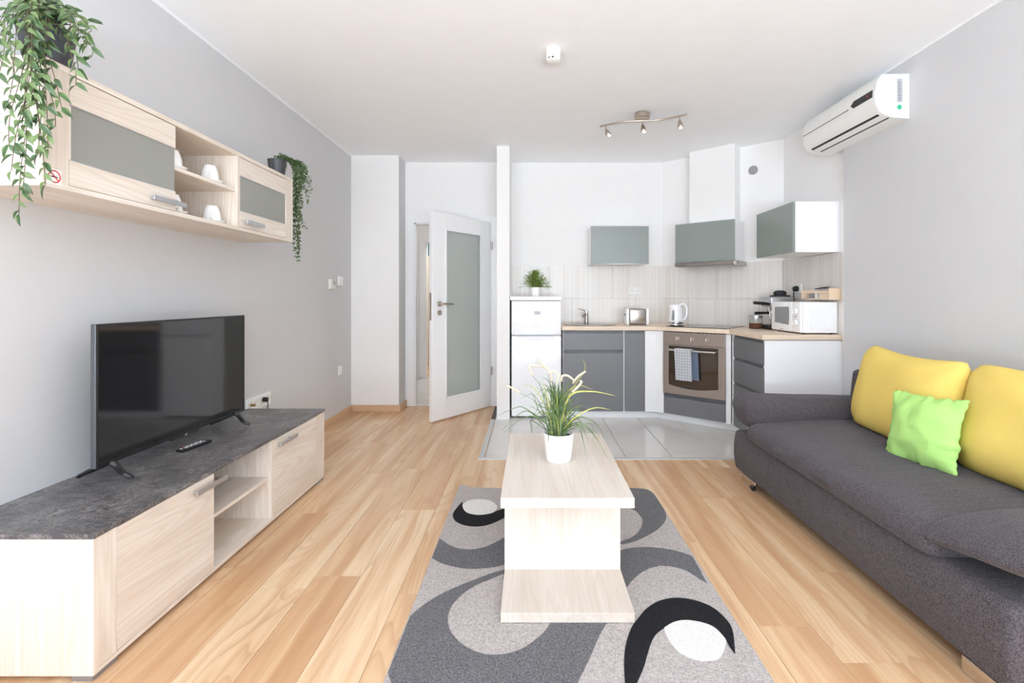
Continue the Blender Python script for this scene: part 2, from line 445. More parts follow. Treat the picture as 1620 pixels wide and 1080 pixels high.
# angled wall from (1.46, YB) to the right kitchen wall
AW = (1.46, YB, 0)
LW = (XK-1.46)/ca
struct('wall_kitchen_corner', bx(-0.05, LW+0.1, 0, 0.1, 0, ZC), M['white_wall'], loc=AW, rz=ang, local=True)
struct('wall_duct', bx(0.375, 0.825, -0.17, -0.0, 1.94, ZC), M['white_wall'], loc=AW, rz=ang, local=True)
struct('wall_partition', bx(-0.33, -0.205, 4.725, YB, 0, ZC), M['white_wall'])
bm = bx(XL, -1.379, YP, YB, 0, ZC)
o = struct('wall_pier', bm, M['white_wall'])
o.data.materials.append(M['grey_wall'])
for p in o.data.polygons:
    if p.normal.x > 0.9: p.material_index = 1
# front wall (behind the camera) with a wide balcony window
bm = B(); wx0, wx1, wz0, wz1 = -1.8, 2.2, 0.1, 2.5
box(bm, XL, wx0, YN-0.15, YN, 0, ZC); box(bm, wx1, XR, YN-0.15, YN, 0, ZC); box(bm, wx0, wx1, YN-0.15, YN, wz1, ZC); box(bm, wx0, wx1, YN-0.15, YN, 0, wz0)
struct('wall_front', bm, M['white_wall'])
win = thing('window_1', None, None, (0.2, YN-0.1, wz0), kind='structure')
bm = B()
for x in (wx0, 0.17, wx1-0.06): box(bm, x, x+0.06, YN-0.12, YN-0.06, wz0, wz1)
box(bm, wx0, wx1, YN-0.12, YN-0.06, wz0, wz0+0.06); box(bm, wx0, wx1, YN-0.12, YN-0.06, wz1-0.06, wz1)
part('window_frame', bm, M['white'], win)
for a, b in ((wx0+0.06, 0.17), (0.23, wx1-0.06)):
    part('window_pane', bx(a, b, YN-0.095, YN-0.087, wz0+0.06, wz1-0.06), M['clear_glass'], win)
# white cornice lines and baseboards
struct('trim_1', bx(XL, XL+0.006, YN, YP, ZC-0.014, ZC), M['white'])
struct('trim_2', bx(XR-0.006, XR, YN, 3.595, ZC-0.014, ZC), M['white'])
struct('trim_3', bx(XR, XK, 3.5955, 3.602, 0.86, 1.55), M['white'])
hb, tb = 0.072, 0.016
struct('baseboard_left', bx(XL, XL+tb, YN, YP, 0, hb, bev=0.003), M['oak_y'])
struct('baseboard_pier', bx(XL+tb, -1.379+tb, YP-tb, YP, 0, hb, bev=0.003), M['oak_x'])
struct('baseboard_pier_side', bx(-1.379, -1.379+tb, YP, YB-0.012, 0, hb, bev=0.003), M['oak_y'])
struct('baseboard_back', bx(-0.362, -0.332, YB-0.026, YB-0.011, 0, hb, bev=0.003), M['oak_x'])
struct('baseboard_right', bx(XR-tb, XR, YN, 3.594, 0, hb, bev=0.003), M['oak_y'])

# backsplash tiles hung on the kitchen walls
def splash_row(origin, rz, length, xs, rows, parent_name):
    t = thing(parent_name, None, None, origin, rz, kind='structure')
    for (z0, z1), cuts in zip(rows, xs):
        c = [0]+[x for x in cuts if 0 < x < length]+[length]
        for a, b in zip(c, c[1:]):
            part('tile', bx(a+0.0008, b-0.0008, -0.011, 0, z0+0.0008, z1-0.0008, bev=0.001, seg=1), M['splash'], t, local=True)
    return t
rows = [(0.80, 1.186), (1.186, 1.546)]
splash_row((-0.204, YB, 0), 0, 1.46+0.204-0.004, [[0.668, 1.368], [0.414, 1.114]], rows, 'trim_4')
splash_row((1.46, YB, 0), ang, LW-0.008, [[0.3, 1.0], [0.6]], rows, 'trim_5')
splash_row((XK, YB-(XK-1.46)*math.tan(-ang)-0.004, 0), -math.pi/2, YB-(XK-1.46)*math.tan(-ang)-0.004-3.603, [[0.2, 0.9], [0.5]], rows, 'trim_6')

# hallway beyond the door
struct('floor_hall', bx(-2.3, 0.6, YB+0.0905, 7.2, -0.06, -0.001), M['tile'])
struct('floor_far_room', bx(-2.3, 0.6, 7.201, 9.2, -0.06, 0), M['plank'])
struct('ceiling_hall', bx(-2.3, 0.6, YB+0.101, 9.2, 2.6, 2.7), M['ceiling'])
struct('wall_hall_left', bx(-2.4, -2.3, YB+0.09, 9.2, 0, 2.6), M['white_wall'])
struct('wall_hall_right', bx(0.6, 0.7, YB+0.101, 9.2, 0, 2.6), M['white_wall'])
bm = B(); HX = 7.15
box(bm, -2.3, -1.56, HX, HX+0.1, 0, 2.6); box(bm, -0.72, 0.6, HX, HX+0.1, 0, 2.6); box(bm, -1.56, -0.72, HX, HX+0.1, 2.015, 2.6)
struct('wall_hall_back', bm, M['white_wall'])
struct('wall_far_room', bx(-2.3, 0.6, 9.1, 9.2, 0, 2.6), M['teal'])
d2 = thing('door_2', None, None, (-1.14, HX, 0), kind='structure')
bm = B(); box(bm, -1.65, -1.56, HX-0.02, HX, 0, 2.1, bev=0.004); box(bm, -0.72, -0.63, HX-0.02, HX, 0, 2.1, bev=0.004); box(bm, -1.56, -0.72, HX-0.02, HX, 2.015, 2.1, bev=0.004)
box(bm, -1.56, -1.545, HX, HX+0.1, 0, 2.015); box(bm, -0.735, -0.72, HX, HX+0.1, 0, 2.015)
part('door_frame', bm, M['white'], d2)
ward = thing('wardrobe', 'beige wardrobe glimpsed through the hallway doors', 'wardrobe', (-1.4, 8.4, 0))
part('cabinet_body', bx(-2.1, -1.0, 8.4, 8.9, 0, 1.92), M['beige'], ward)
part('door', bx(-2.09, -1.62, 8.38, 8.399, 0.05, 1.9, bev=0.003), M['beige'], ward)
part('door', bx(-1.61, -1.01, 8.38, 8.399, 0.05, 1.9, bev=0.003), M['beige'], ward)

# door 1: casing and an open leaf with frosted glass
d1 = thing('door_1', None, None, (DX1, YB-0.01, 0), kind='structure')
bm = B(); yc = YB-0.01
box(bm, -1.36, DX0, yc-0.014, yc-0.0005, 0, 2.092, bev=0.004); box(bm, DX1, -0.362, yc-0.014, yc-0.0005, 0, 2.092, bev=0.004)
box(bm, DX0, DX1, yc-0.014, yc-0.0005, DZ, 2.092, bev=0.004)
box(bm, DX0, DX0+0.014, yc-0.0004, yc+0.1, 0, DZ); box(bm, DX1-0.014, DX1, yc-0.0004, yc+0.1, 0, DZ); box(bm, DX0, DX1, yc-0.0004, yc+0.1, DZ-0.014, DZ)
part('door_frame', bm, M['white'], d1)
part('threshold', bx(DX0+0.015, DX1-0.015, yc, yc+0.1, -0.008, 0.006, bev=0.002), M['strip'], d1)
part('strike_plate', bx(DX0+0.0142, DX0+0.016, yc+0.005, yc+0.03, 0.98, 1.2), M['nickel'], d1)
# leaf in its own frame: x from free edge to hinge
lx, ly = -0.951, 4.577
lr = math.atan2(0.70, 0.506)
leaf = thing('door_leaf', None, None, (lx, ly, 0), lr)
leaf.parent = d1; leaf.matrix_parent_inverse = W[d1.name].inverted()
Lw, t = 0.86, 0.04
bm = B(); gx0, gx1, gz0, gz1 = 0.175, 0.695, 0.205, 1.87
box(bm, 0, gx0, -t/2, t/2, 0.012, 2.02, bev=0.002, seg=1); box(bm, gx1, Lw, -t/2, t/2, 0.012, 2.02, bev=0.002, seg=1)
box(bm, gx0, gx1, -t/2, t/2, 0.012, gz0); box(bm, gx0, gx1, -t/2, t/2, gz1, 2.02)
part('leaf_panel', bm, M['white'], leaf, local=True)
bm = B()
for s in (-1, 1):
    y0, y1 = s*(t/2), s*(t/2+0.008)
    box(bm, gx0-0.004, gx0+0.016, y0, y1, gz0-0.004, gz1+0.004, bev=0.003); box(bm, gx1-0.016, gx1+0.004, y0, y1, gz0-0.004, gz1+0.004, bev=0.003)
    box(bm, gx0+0.0, gx1, y0, y1, gz0-0.004, gz0+0.016, bev=0.003); box(bm, gx0, gx1, y0, y1, gz1-0.016, gz1+0.004, bev=0.003)
part('glass_moulding', bm, M['white'], leaf, local=True)
part('glass_pane', bx(gx0, gx1, -0.004, 0.004, gz0, gz1), M['door_glass'], leaf, local=True)
for s in (-1, 1):
    bm = B(); cyl(bm, (0.095, s*(t/2), 1.135), 0.026, s*0.009, 'y'); cyl(bm, (0.095, s*t/2, 1.135), 0.009, s*0.05, 'y')
    tube(bm, smooth_path([(0.095, s*(t/2+0.045), 1.135), (0.12, s*(t/2+0.05), 1.136), (0.235, s*(t/2+0.048), 1.132)]), 0.0095)
    part('door_handle', bm, M['nickel'], leaf, local=True, smooth=True)
    bm = B(); cyl(bm, (0.095, s*(t/2), 1.05), 0.026, s*0.008, 'y'); box(bm, 0.091, 0.099, s*(t/2+0.0075), s*(t/2+0.0088), 1.035, 1.06)
    part('keyhole_rosette', bm, M['nickel'], leaf, local=True, smooth=True)
part('latch_plate', bx(-0.0015, 0.0, -0.012, 0.012, 0.98, 1.24), M['nickel'], leaf, local=True)
for z in (0.35, 1.72):
    bm = B(); cyl(bm, (Lw+0.006, -0.024, z), 0.008, 0.09)
    part('hinge', bm, M['nickel'], leaf, local=True, smooth=True)

# ------------------------------------------------------------------ left: wall cabinet
XF = -1.531
cz0, cz1, cy0, cy1 = 1.552, 1.96, 1.51, 3.095
wc = thing('wall_cabinet', 'long pale ash wall cabinet with two frosted glass doors on grey wall', 'cabinet', (-1.7, 2.3, cz0))
xb = XL+0.002
part('bottom_panel', bx(xb, XF, cy0, cy1, cz0, cz0+0.018, bev=0.001), M['wood_y'], wc)
part('top_panel', bx(xb, XF+0.002, cy0-0.002, cy1+0.002, cz1-0.02, cz1, bev=0.001), M['wood_y'], wc)
part('side_panel', bx(xb, XF, cy0, cy0+0.018, cz0+0.018, cz1-0.02), M['wood_z'], wc)
part('side_panel', bx(xb, XF, cy1-0.018, cy1, cz0+0.018, cz1-0.02), M['wood_z'], wc)
part('front_stile', bx(XF-0.018, XF, cy0+0.018, 1.594, cz0+0.018, cz1-0.02), M['wood_z'], wc)
part('front_stile', bx(XF-0.018, XF, 3.012, cy1-0.018, cz0+0.018, cz1-0.02), M['wood_z'], wc)
part('back_panel', bx(xb, xb+0.006, cy0+0.018, cy1-0.018, cz0+0.018, cz1-0.02), M['wood_z'], wc)
part('partition_panel', bx(xb+0.006, XF-0.019, 2.062, 2.078, cz0+0.018, cz1-0.02), M['wood_z'], wc)
part('partition_panel', bx(xb+0.006, XF, 2.514, 2.53, cz0+0.018, cz1-0.02), M['wood_z'], wc)
part('shelf', bx(xb+0.006, XF-0.012, 2.078, 2.514, 1.752, 1.768), M['wood_y'], wc)
for a, b, hy in ((1.597, 2.074, (1.925, 2.105)), (2.533, 3.009, (2.56, 2.73))):
    d = part('door', bx(XF-0.018, XF, a, b, cz0+0.0195, 1.655, bev=0.0015), M['wood_y'], wc)
    part('top_rail', bx(XF-0.018, XF, a, b, 1.842, cz1-0.023, bev=0.0015), M['wood_y'], d)
    part('glass_pane', bx(XF-0.011, XF-0.005, a+0.003, b-0.001, 1.658, 1.839), M['cab_glass'], d)
    part('side_stile', bx(XF-0.018, XF-0.004, a, a+0.008, 1.655, 1.842), M['wood_z'], d)
    bm = B(); box(bm, XF-0.014, XF-0.003, a+0.002, b, 1.655, 1.659); box(bm, XF-0.014, XF-0.003, a+0.002, b, 1.838, 1.842)
    part('glass_edge_strip', bm, M['alu'], d)
    bm = B(); ha, hb_ = hy
    box(bm, XF+0.018, XF+0.026, ha, hb_, 1.592, 1.612, bev=0.002)
    box(bm, XF, XF+0.02, ha+0.012, ha+0.022, 1.596, 1.608); box(bm, XF, XF+0.02, hb_-0.05, hb_-0.04, 1.596, 1.608)
    part('handle', bm, M['alu'], d)
# no smoking sticker
st = part('no_smoking_sticker', bx(XF+0.0002, XF+0.0008, 1.522, 1.568, 1.562, 1.612), M['plastic_white'], wc)
bm = B(); c = Vector((XF+0.0012, 1.545, 1.588))
ring = []
for r in (0.0205, 0.0165):
    ring.append([bm.verts.new(c+Vector((0, r*math.cos(k*math.pi/16), r*math.sin(k*math.pi/16)))) for k in range(32)])
for k in range(32): bm.faces.new((ring[0][k], ring[0][(k+1) % 32], ring[1][(k+1) % 32], ring[1][k]))
q = [bm.verts.new(c+Vector((0.0002, a*0.0135, -b*0.0135))) for a, b in ((-1.1, -0.9), (-0.9, -1.1), (1.1, 0.9), (0.9, 1.1))]
bm.faces.new(q)
part('prohibition_ring', bm, M['red'], st)
bm = B(); box(bm, c.x, c.x+0.0001, 1.533, 1.552, 1.585, 1.589); box(bm, c.x, c.x+0.0001, 1.553, 1.556, 1.585, 1.589)
part('cigarette_mark', bm, M['black_matte'], st)

# cups, upside down on saucers
def cup(x, y, z, lab, rz):
    s = part('saucer', lathe(B(), [(0, 0.004), (0.03, 0), (0.045, 0.004), (0.06, 0.012), (0.059, 0.014), (0.044, 0.007), (0.03, 0.006), (0, 0.006)], (x, y, z+0.001), 28), M['white_ceramic'], loc=(x, y, z+0.001), smooth='all')
    tag(s, 'white saucer under the cup '+lab, 'saucer', 'saucers on the open cabinet shelves')
    t_ = thing('cup', 'white cup turned upside down '+lab, 'cup', (x, y, z+0.0075), rz, 'upturned cups on the open cabinet shelves')
    part('cup_body', lathe(B(), [(0.0385, 0.0), (0.041, 0.0), (0.041, 0.01), (0.0375, 0.045), (0.031, 0.068), (0.027, 0.076), (0.027, 0.082), (0.024, 0.082), (0.023, 0.078), (0, 0.078)], n=28), M['white_ceramic'], t_, local=True, smooth='all')
    part('handle', tube(B(), smooth_path([(0.037, 0, 0.014), (0.055, 0, 0.012), (0.062, 0, 0.028), (0.055, 0, 0.046), (0.034, 0, 0.05)]), 0.0042), M['white_ceramic'], t_, local=True, smooth='all')
sh, bt = 1.768, cz0+0.018
cup(-1.605, 2.15, sh, 'on middle shelf beside the large glass door', -0.9)
cup(-1.605, 2.405, sh, 'on middle shelf beside the small glass door', -1.0)
cup(-1.605, 2.15, bt, 'on bottom shelf by the long handle', -0.5)
cup(-1.605, 2.42, bt, 'on bottom shelf beside the small glass door', -1.0)

# ------------------------------------------------------------------ hanging plants
def leaf_mesh(name, L=0.036, w_=0.015, fold=0.25):
    bm = B(); prof = [(0, 0.0008), (0.12, 0.45), (0.32, 0.95), (0.52, 0.92), (0.75, 0.55), (0.92, 0.18), (1, 0)]
    mid = []; lft = []; rgt = []
    for s, ww in prof:
        z = -0.25*L*s*s
        mid.append(bm.verts.new((0, s*L, z))); hw = ww*w_/2
        lft.append(bm.verts.new((-hw, s*L, z+hw*fold*2))); rgt.append(bm.verts.new((hw, s*L, z+hw*fold*2)))
    for i in range(len(prof)-1):
        bm.faces.new((mid[i], lft[i], lft[i+1], mid[i+1])); bm.faces.new((mid[i], mid[i+1], rgt[i+1], rgt[i]))
    me = bpy.data.meshes.new(name); bm.to_mesh(me); bm.free()
    for p in me.polygons: p.use_smooth = True
    return me
leaf_meshes = [leaf_mesh('leaf', 0.038, 0.0165), leaf_mesh('leaf', 0.046, 0.0175), leaf_mesh('leaf', 0.032, 0.0145)]
for me in leaf_meshes: me.materials.append(M['leaf'])
def orient(p, d, roll):
    y = d.normalized(); x = y.cross(Vector((0, 0, 1)))
    if x.length < 0.05: x = Vector((1, 0, 0))
    x.normalize(); z = x.cross(y)
    R = Matrix((x, y, z)).transposed().to_4x4() @ Matrix.Rotation(roll, 4, 'Y')
    return Matrix.Translation(p) @ R
hp = thing('hanging_plant', 'large trailing green plant in black pot on near end of wall cabinet', 'plant', (-1.62, 1.61, cz1+0.001))
def potprof(r0, r1, h, th=0.004):
    return [(0, 0), (r0, 0), (r1, h), (r1+0.002, h), (r1+0.002, h+0.002), (r1-th, h), (r0-th, 0.01), (0, 0.01)]
HB = W[hp.name].translation
part('pot', lathe(B(), potprof(0.056, 0.074, 0.125), tuple(HB), 32), M['pot_black'], hp, smooth=True)
part('soil', lathe(B(), [(0, 0.11), (0.069, 0.108)], tuple(HB), 24), M['soil'], hp)
strands = []
def strand(x, y, D, up=0.05, mid=None):
    e = px(x, y, D); s = HB+Vector((random.uniform(-.03, .03), random.uniform(-.03, .03), 0.12))
    rimx = e.x if mid is None else px(mid, 100, D).x
    top = Vector(((s.x+rimx)/2, (s.y+e.y)/2, s.z+up))
    pts = [s, top, Vector((rimx, e.y, s.z-0.03)), Vector((rimx+random.uniform(-.012, .012), e.y-0.008, (s.z*0.55+e.z*0.45))), Vector(((rimx+3*e.x)/4+random.uniform(-.01, .01), e.y, s.z*0.2+e.z*0.8)), e]
    if e.z > s.z-0.1: pts = [s, top, Vector(((s.x+2*e.x)/3, (s.y+2*e.y)/3, (s.z+up+e.z)/2+0.015)), e]
    strands.append(pts)
for a in ((30, 338, 1.43, .05, 57), (36, 300, 1.42, .04, 52), (14, 228, 1.41, .05, 42), (18, 270, 1.40, .04, 50), (72, 292, 1.44, .04, 62), (88, 200, 1.46, .03, 70),
          (98, 172, 1.45, .04, 78), (12, 165, 1.42, .06, 30), (60, 245, 1.41, .03, 60), (40, 190, 1.40, .05, 45), (76, 235, 1.43, .03, 74), (50, 150, 1.42, .06, 48), (70, 150, 1.46, .03),
          (62, 215, 1.44, .05, 66), (24, 120, 1.42, .05), (2, 100, 1.47, .07), (-14, 70, 1.5, .07), (-6, 130, 1.44, .08, 10), (143, 92, 1.52, .06), (124, 108, 1.5, .05), (138, 72, 1.58, .08),
          (105, 60, 1.56, .05), (120, 135, 1.47, .05, 112)):
    strand(*a)
for k in range(14):                              # short upright shoots
    a = 2*math.pi*k/14+random.uniform(-.2, .2); r = random.uniform(0.06, 0.13)
    s = HB+Vector((0, 0, 0.12)); e = s+Vector((r*math.cos(a), r*math.sin(a)*0.8, random.uniform(0.03, 0.085)))
    strands.append([s, (s+e)/2+Vector((0, 0, 0.035)), e])
def orient_face(p, d, nrm):
    y = d.normalized(); x = y.cross(nrm).normalized(); z = x.cross(y)
    return Matrix.Translation(p) @ Matrix((x, y, z)).transposed().to_4x4()
cand = []
strands.sort(key=len)
for pts in strands:
    path = smooth_path(pts, 7)
    part('stem', tube(B(), path, 0.0010, n=4), M['stem'], hp, smooth='all')
    acc = 0.0; side = 1; nxt = 0.04 if len(pts) > 4 else 0.02
    gap = 0.026 if len(pts) > 4 else 0.017
    for a, b in zip(path, path[1:]):
        d = b-a; acc += d.length
        while acc > nxt:
            nxt += gap*random.uniform(0.7, 1.3); side *= -1
            out = Vector((random.uniform(0.55, 1.0)*side, random.uniform(-0.35, 0.2), random.uniform(-0.35, 0.25)))
            cand.append((b.copy(), out+d.normalized()*0.75))
    cand.append((path[-1], path[-1]-path[-2]+Vector((random.uniform(-.01, .01), -0.002, 0))))
random.shuffle(cand)
rest = B()
for i_, (p, d) in enumerate(cand):
    Tm = W[hp.name].inverted() @ orient_face(p, d, Vector((random.uniform(-.5, .7), -1, random.uniform(0, 1.0))))
    if i_ < 296:
        o = bpy.data.objects.new('leaf', leaf_meshes[i_ % 3]); COL.objects.link(o); o.parent = hp; o.matrix_local = Tm
    else:
        b2 = B(); b2.from_mesh(leaf_meshes[2]); b2.transform(Tm)
        tmp = bpy.data.meshes.new('t'); b2.to_mesh(tmp); b2.free(); rest.from_mesh(tmp); bpy.data.meshes.remove(tmp)
if len(rest.verts): part('foliage', rest, M['leaf'], hp, local=True, kind='stuff', smooth='all', recalc=False)
# the second, smaller plant at the far end
sp = thing('hanging_plant', 'small trailing plant in black pot on far end of wall cabinet', 'plant', (-1.60, 3.035, cz1+0.001))
SB = W[sp.name].translation
part('pot', lathe(B(), potprof(0.043, 0.054, 0.10), tuple(SB), 28), M['pot_black'], sp, smooth=True)
def foliage(strand_pts, step, L, w_, mat, parent, name='foliage', r=0.0009):
    bm = B(); bs = B()
    for pts in strand_pts:
        path = smooth_path(pts, 8); tube(bs, path, r, n=3); acc = 0; nxt = step; side = 1
        for a, b in zip(path, path[1:]):
            d = b-a; acc += d.length
            while acc > nxt:
                nxt += step*random.uniform(.6, 1.3); side *= -1
                dr = Vector((random.uniform(.2, 1)*side, random.uniform(-.8, .8), random.uniform(-.6, .4)))+d.normalized()*0.5
                T = orient(b, dr, random.uniform(-1, 1)); s_ = random.uniform(.7, 1.2)
                vs = [bm.verts.new(T @ Vector(v)) for v in ((0, 0, 0), (-w_/2*s_, L*.45*s_, .002), (0, L*s_, -.003), (w_/2*s_, L*.45*s_, .002), (0, L*.45*s_, -0.001))]
                bm.faces.new((vs[0], vs[1], vs[4])); bm.faces.new((vs[1], vs[2], vs[4])); bm.faces.new((vs[2], vs[3], vs[4])); bm.faces.new((vs[3], vs[0], vs[4]))
    part('stems', bs, M['stem_green'], parent, kind='stuff')
    part(name, bm, mat, parent, kind='stuff', recalc=False)
ss = []
for (x, y) in ((470, 405), (466, 395), (474, 370), (482, 360), (461, 380), (470, 340), (478, 330), (490, 305), (494, 300), (488, 318), (484, 290), (466, 330), (470, 300), (476, 350), (480, 285), (468, 372), (474, 392), (464, 310), (492, 285), (472, 410)):
    D = random.uniform(3.16, 3.24); e = px(x, y, D); s = SB+Vector((0.01, 0.01, 0.085)); m_ = px(random.uniform(462, 484), 266, D); m2 = px(470+random.uniform(-8, 8)+(x-470)*.4, (y+266)/2, D)
    ss.append([s, s+Vector((0.03, 0.07, 0.045)), m_, m2, e])
for k in range(12):
    a = random.uniform(-0.6, 2.2); s = SB+Vector((0, 0, 0.09)); e = s+Vector((0.08*math.cos(a), 0.08*math.sin(a), random.uniform(.0, .04)))
    ss.append([s, (s+e)/2+Vector((0, 0, .03)), e])
foliage(ss, 0.0075, 0.022, 0.011, M['leaf_small'], sp)

# ------------------------------------------------------------------ TV stand
XS = -1.363
sy0, sy1 = 1.499, 3.178
ts = thing('tv_stand', 'long low pale ash TV stand with dark slate top', 'tv stand', (-1.62, 2.3, 0))
zb, zt = 0.018, 0.446
part('table_top', bx(xb, XS+0.004, sy0-0.004, sy1+0.004, zt, 0.463, bev=0.0012), M['slate'], ts)
part('side_panel', bx(xb+0.01, XS, sy0, sy0+0.018, zb, zt), M['wood_z'], ts)
part('side_panel', bx(xb+0.01, XS, sy1-0.018, sy1, zb, zt), M['wood_z'], ts)
part('front_stile', bx(XS-0.018, XS, sy0+0.018, 1.583, zb+0.017, zt), M['wood_z'], ts)
part('front_stile', bx(XS-0.018, XS, 3.066, sy1-0.018, zb+0.017, zt), M['wood_z'], ts)
part('bottom_panel', bx(xb+0.01, XS, sy0+0.018, sy1-0.018, zb, zb+0.016), M['wood_y'], ts)
part('back_panel', bx(xb+0.01, xb+0.016, sy0+0.018, sy1-0.018, zb+0.016, zt), M['wood_z'], ts)
part('partition_panel', bx(xb+0.016, XS-0.019, 2.057, 2.073, zb+0.016, zt), M['wood_z'], ts)
part('partition_panel', bx(xb+0.016, XS, 2.536, 2.552, zb+0.016, zt), M['wood_z'], ts)
part('shelf', bx(xb+0.016, XS-0.02, 2.073, 2.536, 0.236, 0.252), M['wood_y'], ts)
for a, b, (ha, hb_) in ((1.585, 2.072, (1.93, 2.125)), (2.556, 3.064, (2.575, 2.77))):
    d = part('door', bx(XS-0.018, XS, a+0.001, b-0.001, 0.036, zt-0.004, bev=0.0015), M['wood_y'], ts)
    bm = B(); box(bm, XS+0.02, XS+0.027, ha, hb_, 0.398, 0.418, bev=0.002); box(bm, XS, XS+0.021, ha+0.015, ha+0.025, 0.402, 0.414); box(bm, XS, XS+0.021, hb_-0.06, hb_-0.05, 0.402, 0.414)
    part('handle', bm, M['alu'], d)
for a, b in ((sy0+0.002, 1.59), (3.07, sy1-0.002)):
    for x in (XS-0.07, xb+0.02):
        part('foot', bx(x, x+0.065, a, b, 0, zb), M['foot_grey'], ts)

# television
tv = thing('television', 'black flat screen television on splayed feet on slate top', 'television', (-1.69, 2.33, 0.463))
ty0, ty1, tz0, tz1, tf = 1.85, 2.81, 0.537, 1.096, -1.673
part('screen', bx(tf-0.001, tf+0.0008, ty0+0.01, ty1-0.008, tz0+0.017, tz1-0.008), M['screen'], tv)
bm = B(); box(bm, tf-0.022, tf-0.001, ty0, ty1, tz0, tz1, bev=0.003)
part('bezel', bm, M['tv_edge'], tv)
bm = B(); box(bm, tf-0.001, tf+0.002, ty0+0.001, ty0+0.009, tz0+0.001, tz1-0.001); box(bm, tf-0.001, tf+0.002, ty1-0.008, ty1-0.001, tz0+0.001, tz1-0.001)
box(bm, tf-0.001, tf+0.002, ty0+0.009, ty1-0.008, tz1-0.008, tz1-0.001); box(bm, tf-0.001, tf+0.002, ty0+0.009, ty1-0.008, tz0+0.001, tz0+0.017)
part('bezel_front', bm, M['black_plastic'], tv)
part('back_housing', bx(tf-0.06, tf-0.022, ty0+0.12, ty1-0.12, tz0+0.03, tz0+0.33, bev=0.012), M['black_plastic'], tv)
part('logo_tab', bx(tf-0.015, tf+0.0035, 2.24, 2.42, tz0-0.008, tz0+0.002, bev=0.002), M['black_plastic'], tv)
def text_part(body, size, mat, parent, mtx, name='lettering'):
    cu = bpy.data.curves.new(name, 'FONT'); cu.body = body; cu.size = size; cu.extrude = 0.0002; cu.align_x = 'CENTER'; cu.align_y = 'CENTER'
    cu.resolution_u = 3
    to = bpy.data.objects.new(name, cu); COL.objects.link(to)
    dg = bpy.context.evaluated_depsgraph_get(); me = bpy.data.meshes.new_from_object(to.evaluated_get(dg))
    bpy.data.objects.remove(to)
    bm = B(); bm.from_mesh(me); bm.transform(mtx)
    return part(name, bm, mat, parent)
def face_x(p):   # text on a face looking toward +X: text runs toward +Y... mirrored correctly for a viewer at +X
    return Matrix.Translation(p) @ Matrix(((0, 0, 1, 0), (1, 0, 0, 0), (0, 1, 0, 0), (0, 0, 0, 1)))
def face_my(p):  # face looking toward -Y
    return Matrix.Translation(p) @ Matrix.Rotation(math.pi/2, 4, 'X')
text_part('LG', 0.012, M['plastic_white'], tv, face_x((tf+0.004, 2.33, tz0-0.002)))
for y in (1.925, 2.735):
    bm = B()
    for tipx in (-1.838, -1.614):
        sg = 1 if tipx > tf else -1
        tube(bm, smooth_path([(tf-0.012, y-0.005, tz0+0.006), (tf-0.012+sg*0.022, y, tz0-0.008), (tipx-sg*0.03, y+0.022, 0.485), (tipx, y+0.025, 0.470)], 4), [0.015]*5+[0.014]*3+[0.011]*3+[0.007]*2, n=6, flat=0.75)
    part('foot', bm, M['black_plastic'], tv, smooth=True)
part('standby_lamp', bx(tf+0.002, tf+0.003, 2.325, 2.335, tz0+0.003, tz0+0.005), M['gap_dark'], tv)

# remote control: ends at pixels (281,716) and (331,697)
ra, rb_ = pxz(283, 716, 0.463), pxz(330, 698.5, 0.463)
rc = (ra+rb_)/2; rl = (rb_-ra).length; rr = math.atan2(-(rb_-ra).x, (rb_-ra).y)
rem = thing('remote_control', 'slim black remote control lying before the television', 'remote', (rc.x, rc.y, 0.463), rr)
part('remote_body', bx(-0.021, 0.021, -rl/2, rl/2, 0.0005, 0.014, bev=0.005, seg=3), M['black_plastic'], rem, local=True, smooth=True)
for r_ in range(9):
    for c_ in range(3):
        part('button', bx(-0.014+c_*0.0105, -0.007+c_*0.0105, -rl/2+0.028+r_*0.0135, -rl/2+0.034+r_*0.0135, 0.0135, 0.0155, bev=0.0006, seg=1),
             M['red'] if (r_, c_) in ((0, 0),) else (M['plastic_white'] if (r_+c_) % 2 == 0 else M['label_grey']), rem, local=True)
part('button', bx(-0.005, 0.005, -rl/2+0.008, -rl/2+0.016, 0.0135, 0.0155, bev=0.001), M['plastic_white'], rem, local=True, label='white power button')

# wall sockets behind the stand
sk = thing('wall_socket', 'four gang white wall socket behind the television', 'socket', (XL, 3.315, 0.48))
part('socket_plate', bx(XL+0.0005, XL+0.011, 3.17, 3.46, 0.432, 0.524, bev=0.003), M['plastic_white'], sk)
for k in range(4):
    y = 3.205+0.0725*k
    part('socket_insert', lathe(B(), [(0, 0.001), (0.02, 0.001), (0.02, 0.004), (0.024, 0.004)], (XL+0.0105, y, 0.48), 20, Matrix.Rotation(math.pi/2, 4, 'Y')), M['plastic_cream'], sk)
pl = thing('power_plug', 'black power plug with cable in the socket behind the television', 'plug', (XL+0.012, 3.35, 0.48))
part('plug_body', cyl(B(), (XL+0.0155, 3.35, 0.487), 0.017, 0.032, 'x', bev=0.004), M['black_plastic'], pl, smooth=True)
part('cable', tube(B(), smooth_path([(XL+0.045, 3.35, 0.484), (XL+0.055, 3.34, 0.44), (XL+0.05, 3.31, 0.2), (XL+0.04, 3.28, 0.01)]), 0.0035, n=6), M['black_plastic'], pl, smooth='all')
pl = thing('antenna_plug', 'brass coloured antenna plug and white cable behind the television', 'plug', (XL+0.012, 3.22, 0.48))
part('plug_body', cyl(B(), (XL+0.0155, 3.205, 0.48), 0.008, 0.03, 'x'), plain('brass', (176, 140, 84), 0.35, 0.8), pl, smooth=True)
part('cable', tube(B(), smooth_path([(XL+0.045, 3.205, 0.48), (XL+0.06, 3.225, 0.475), (XL+0.05, 3.23, 0.4), (XL+0.04, 3.22, 0.02)]), 0.003, n=6), M['plastic_cream'], pl, smooth='all')
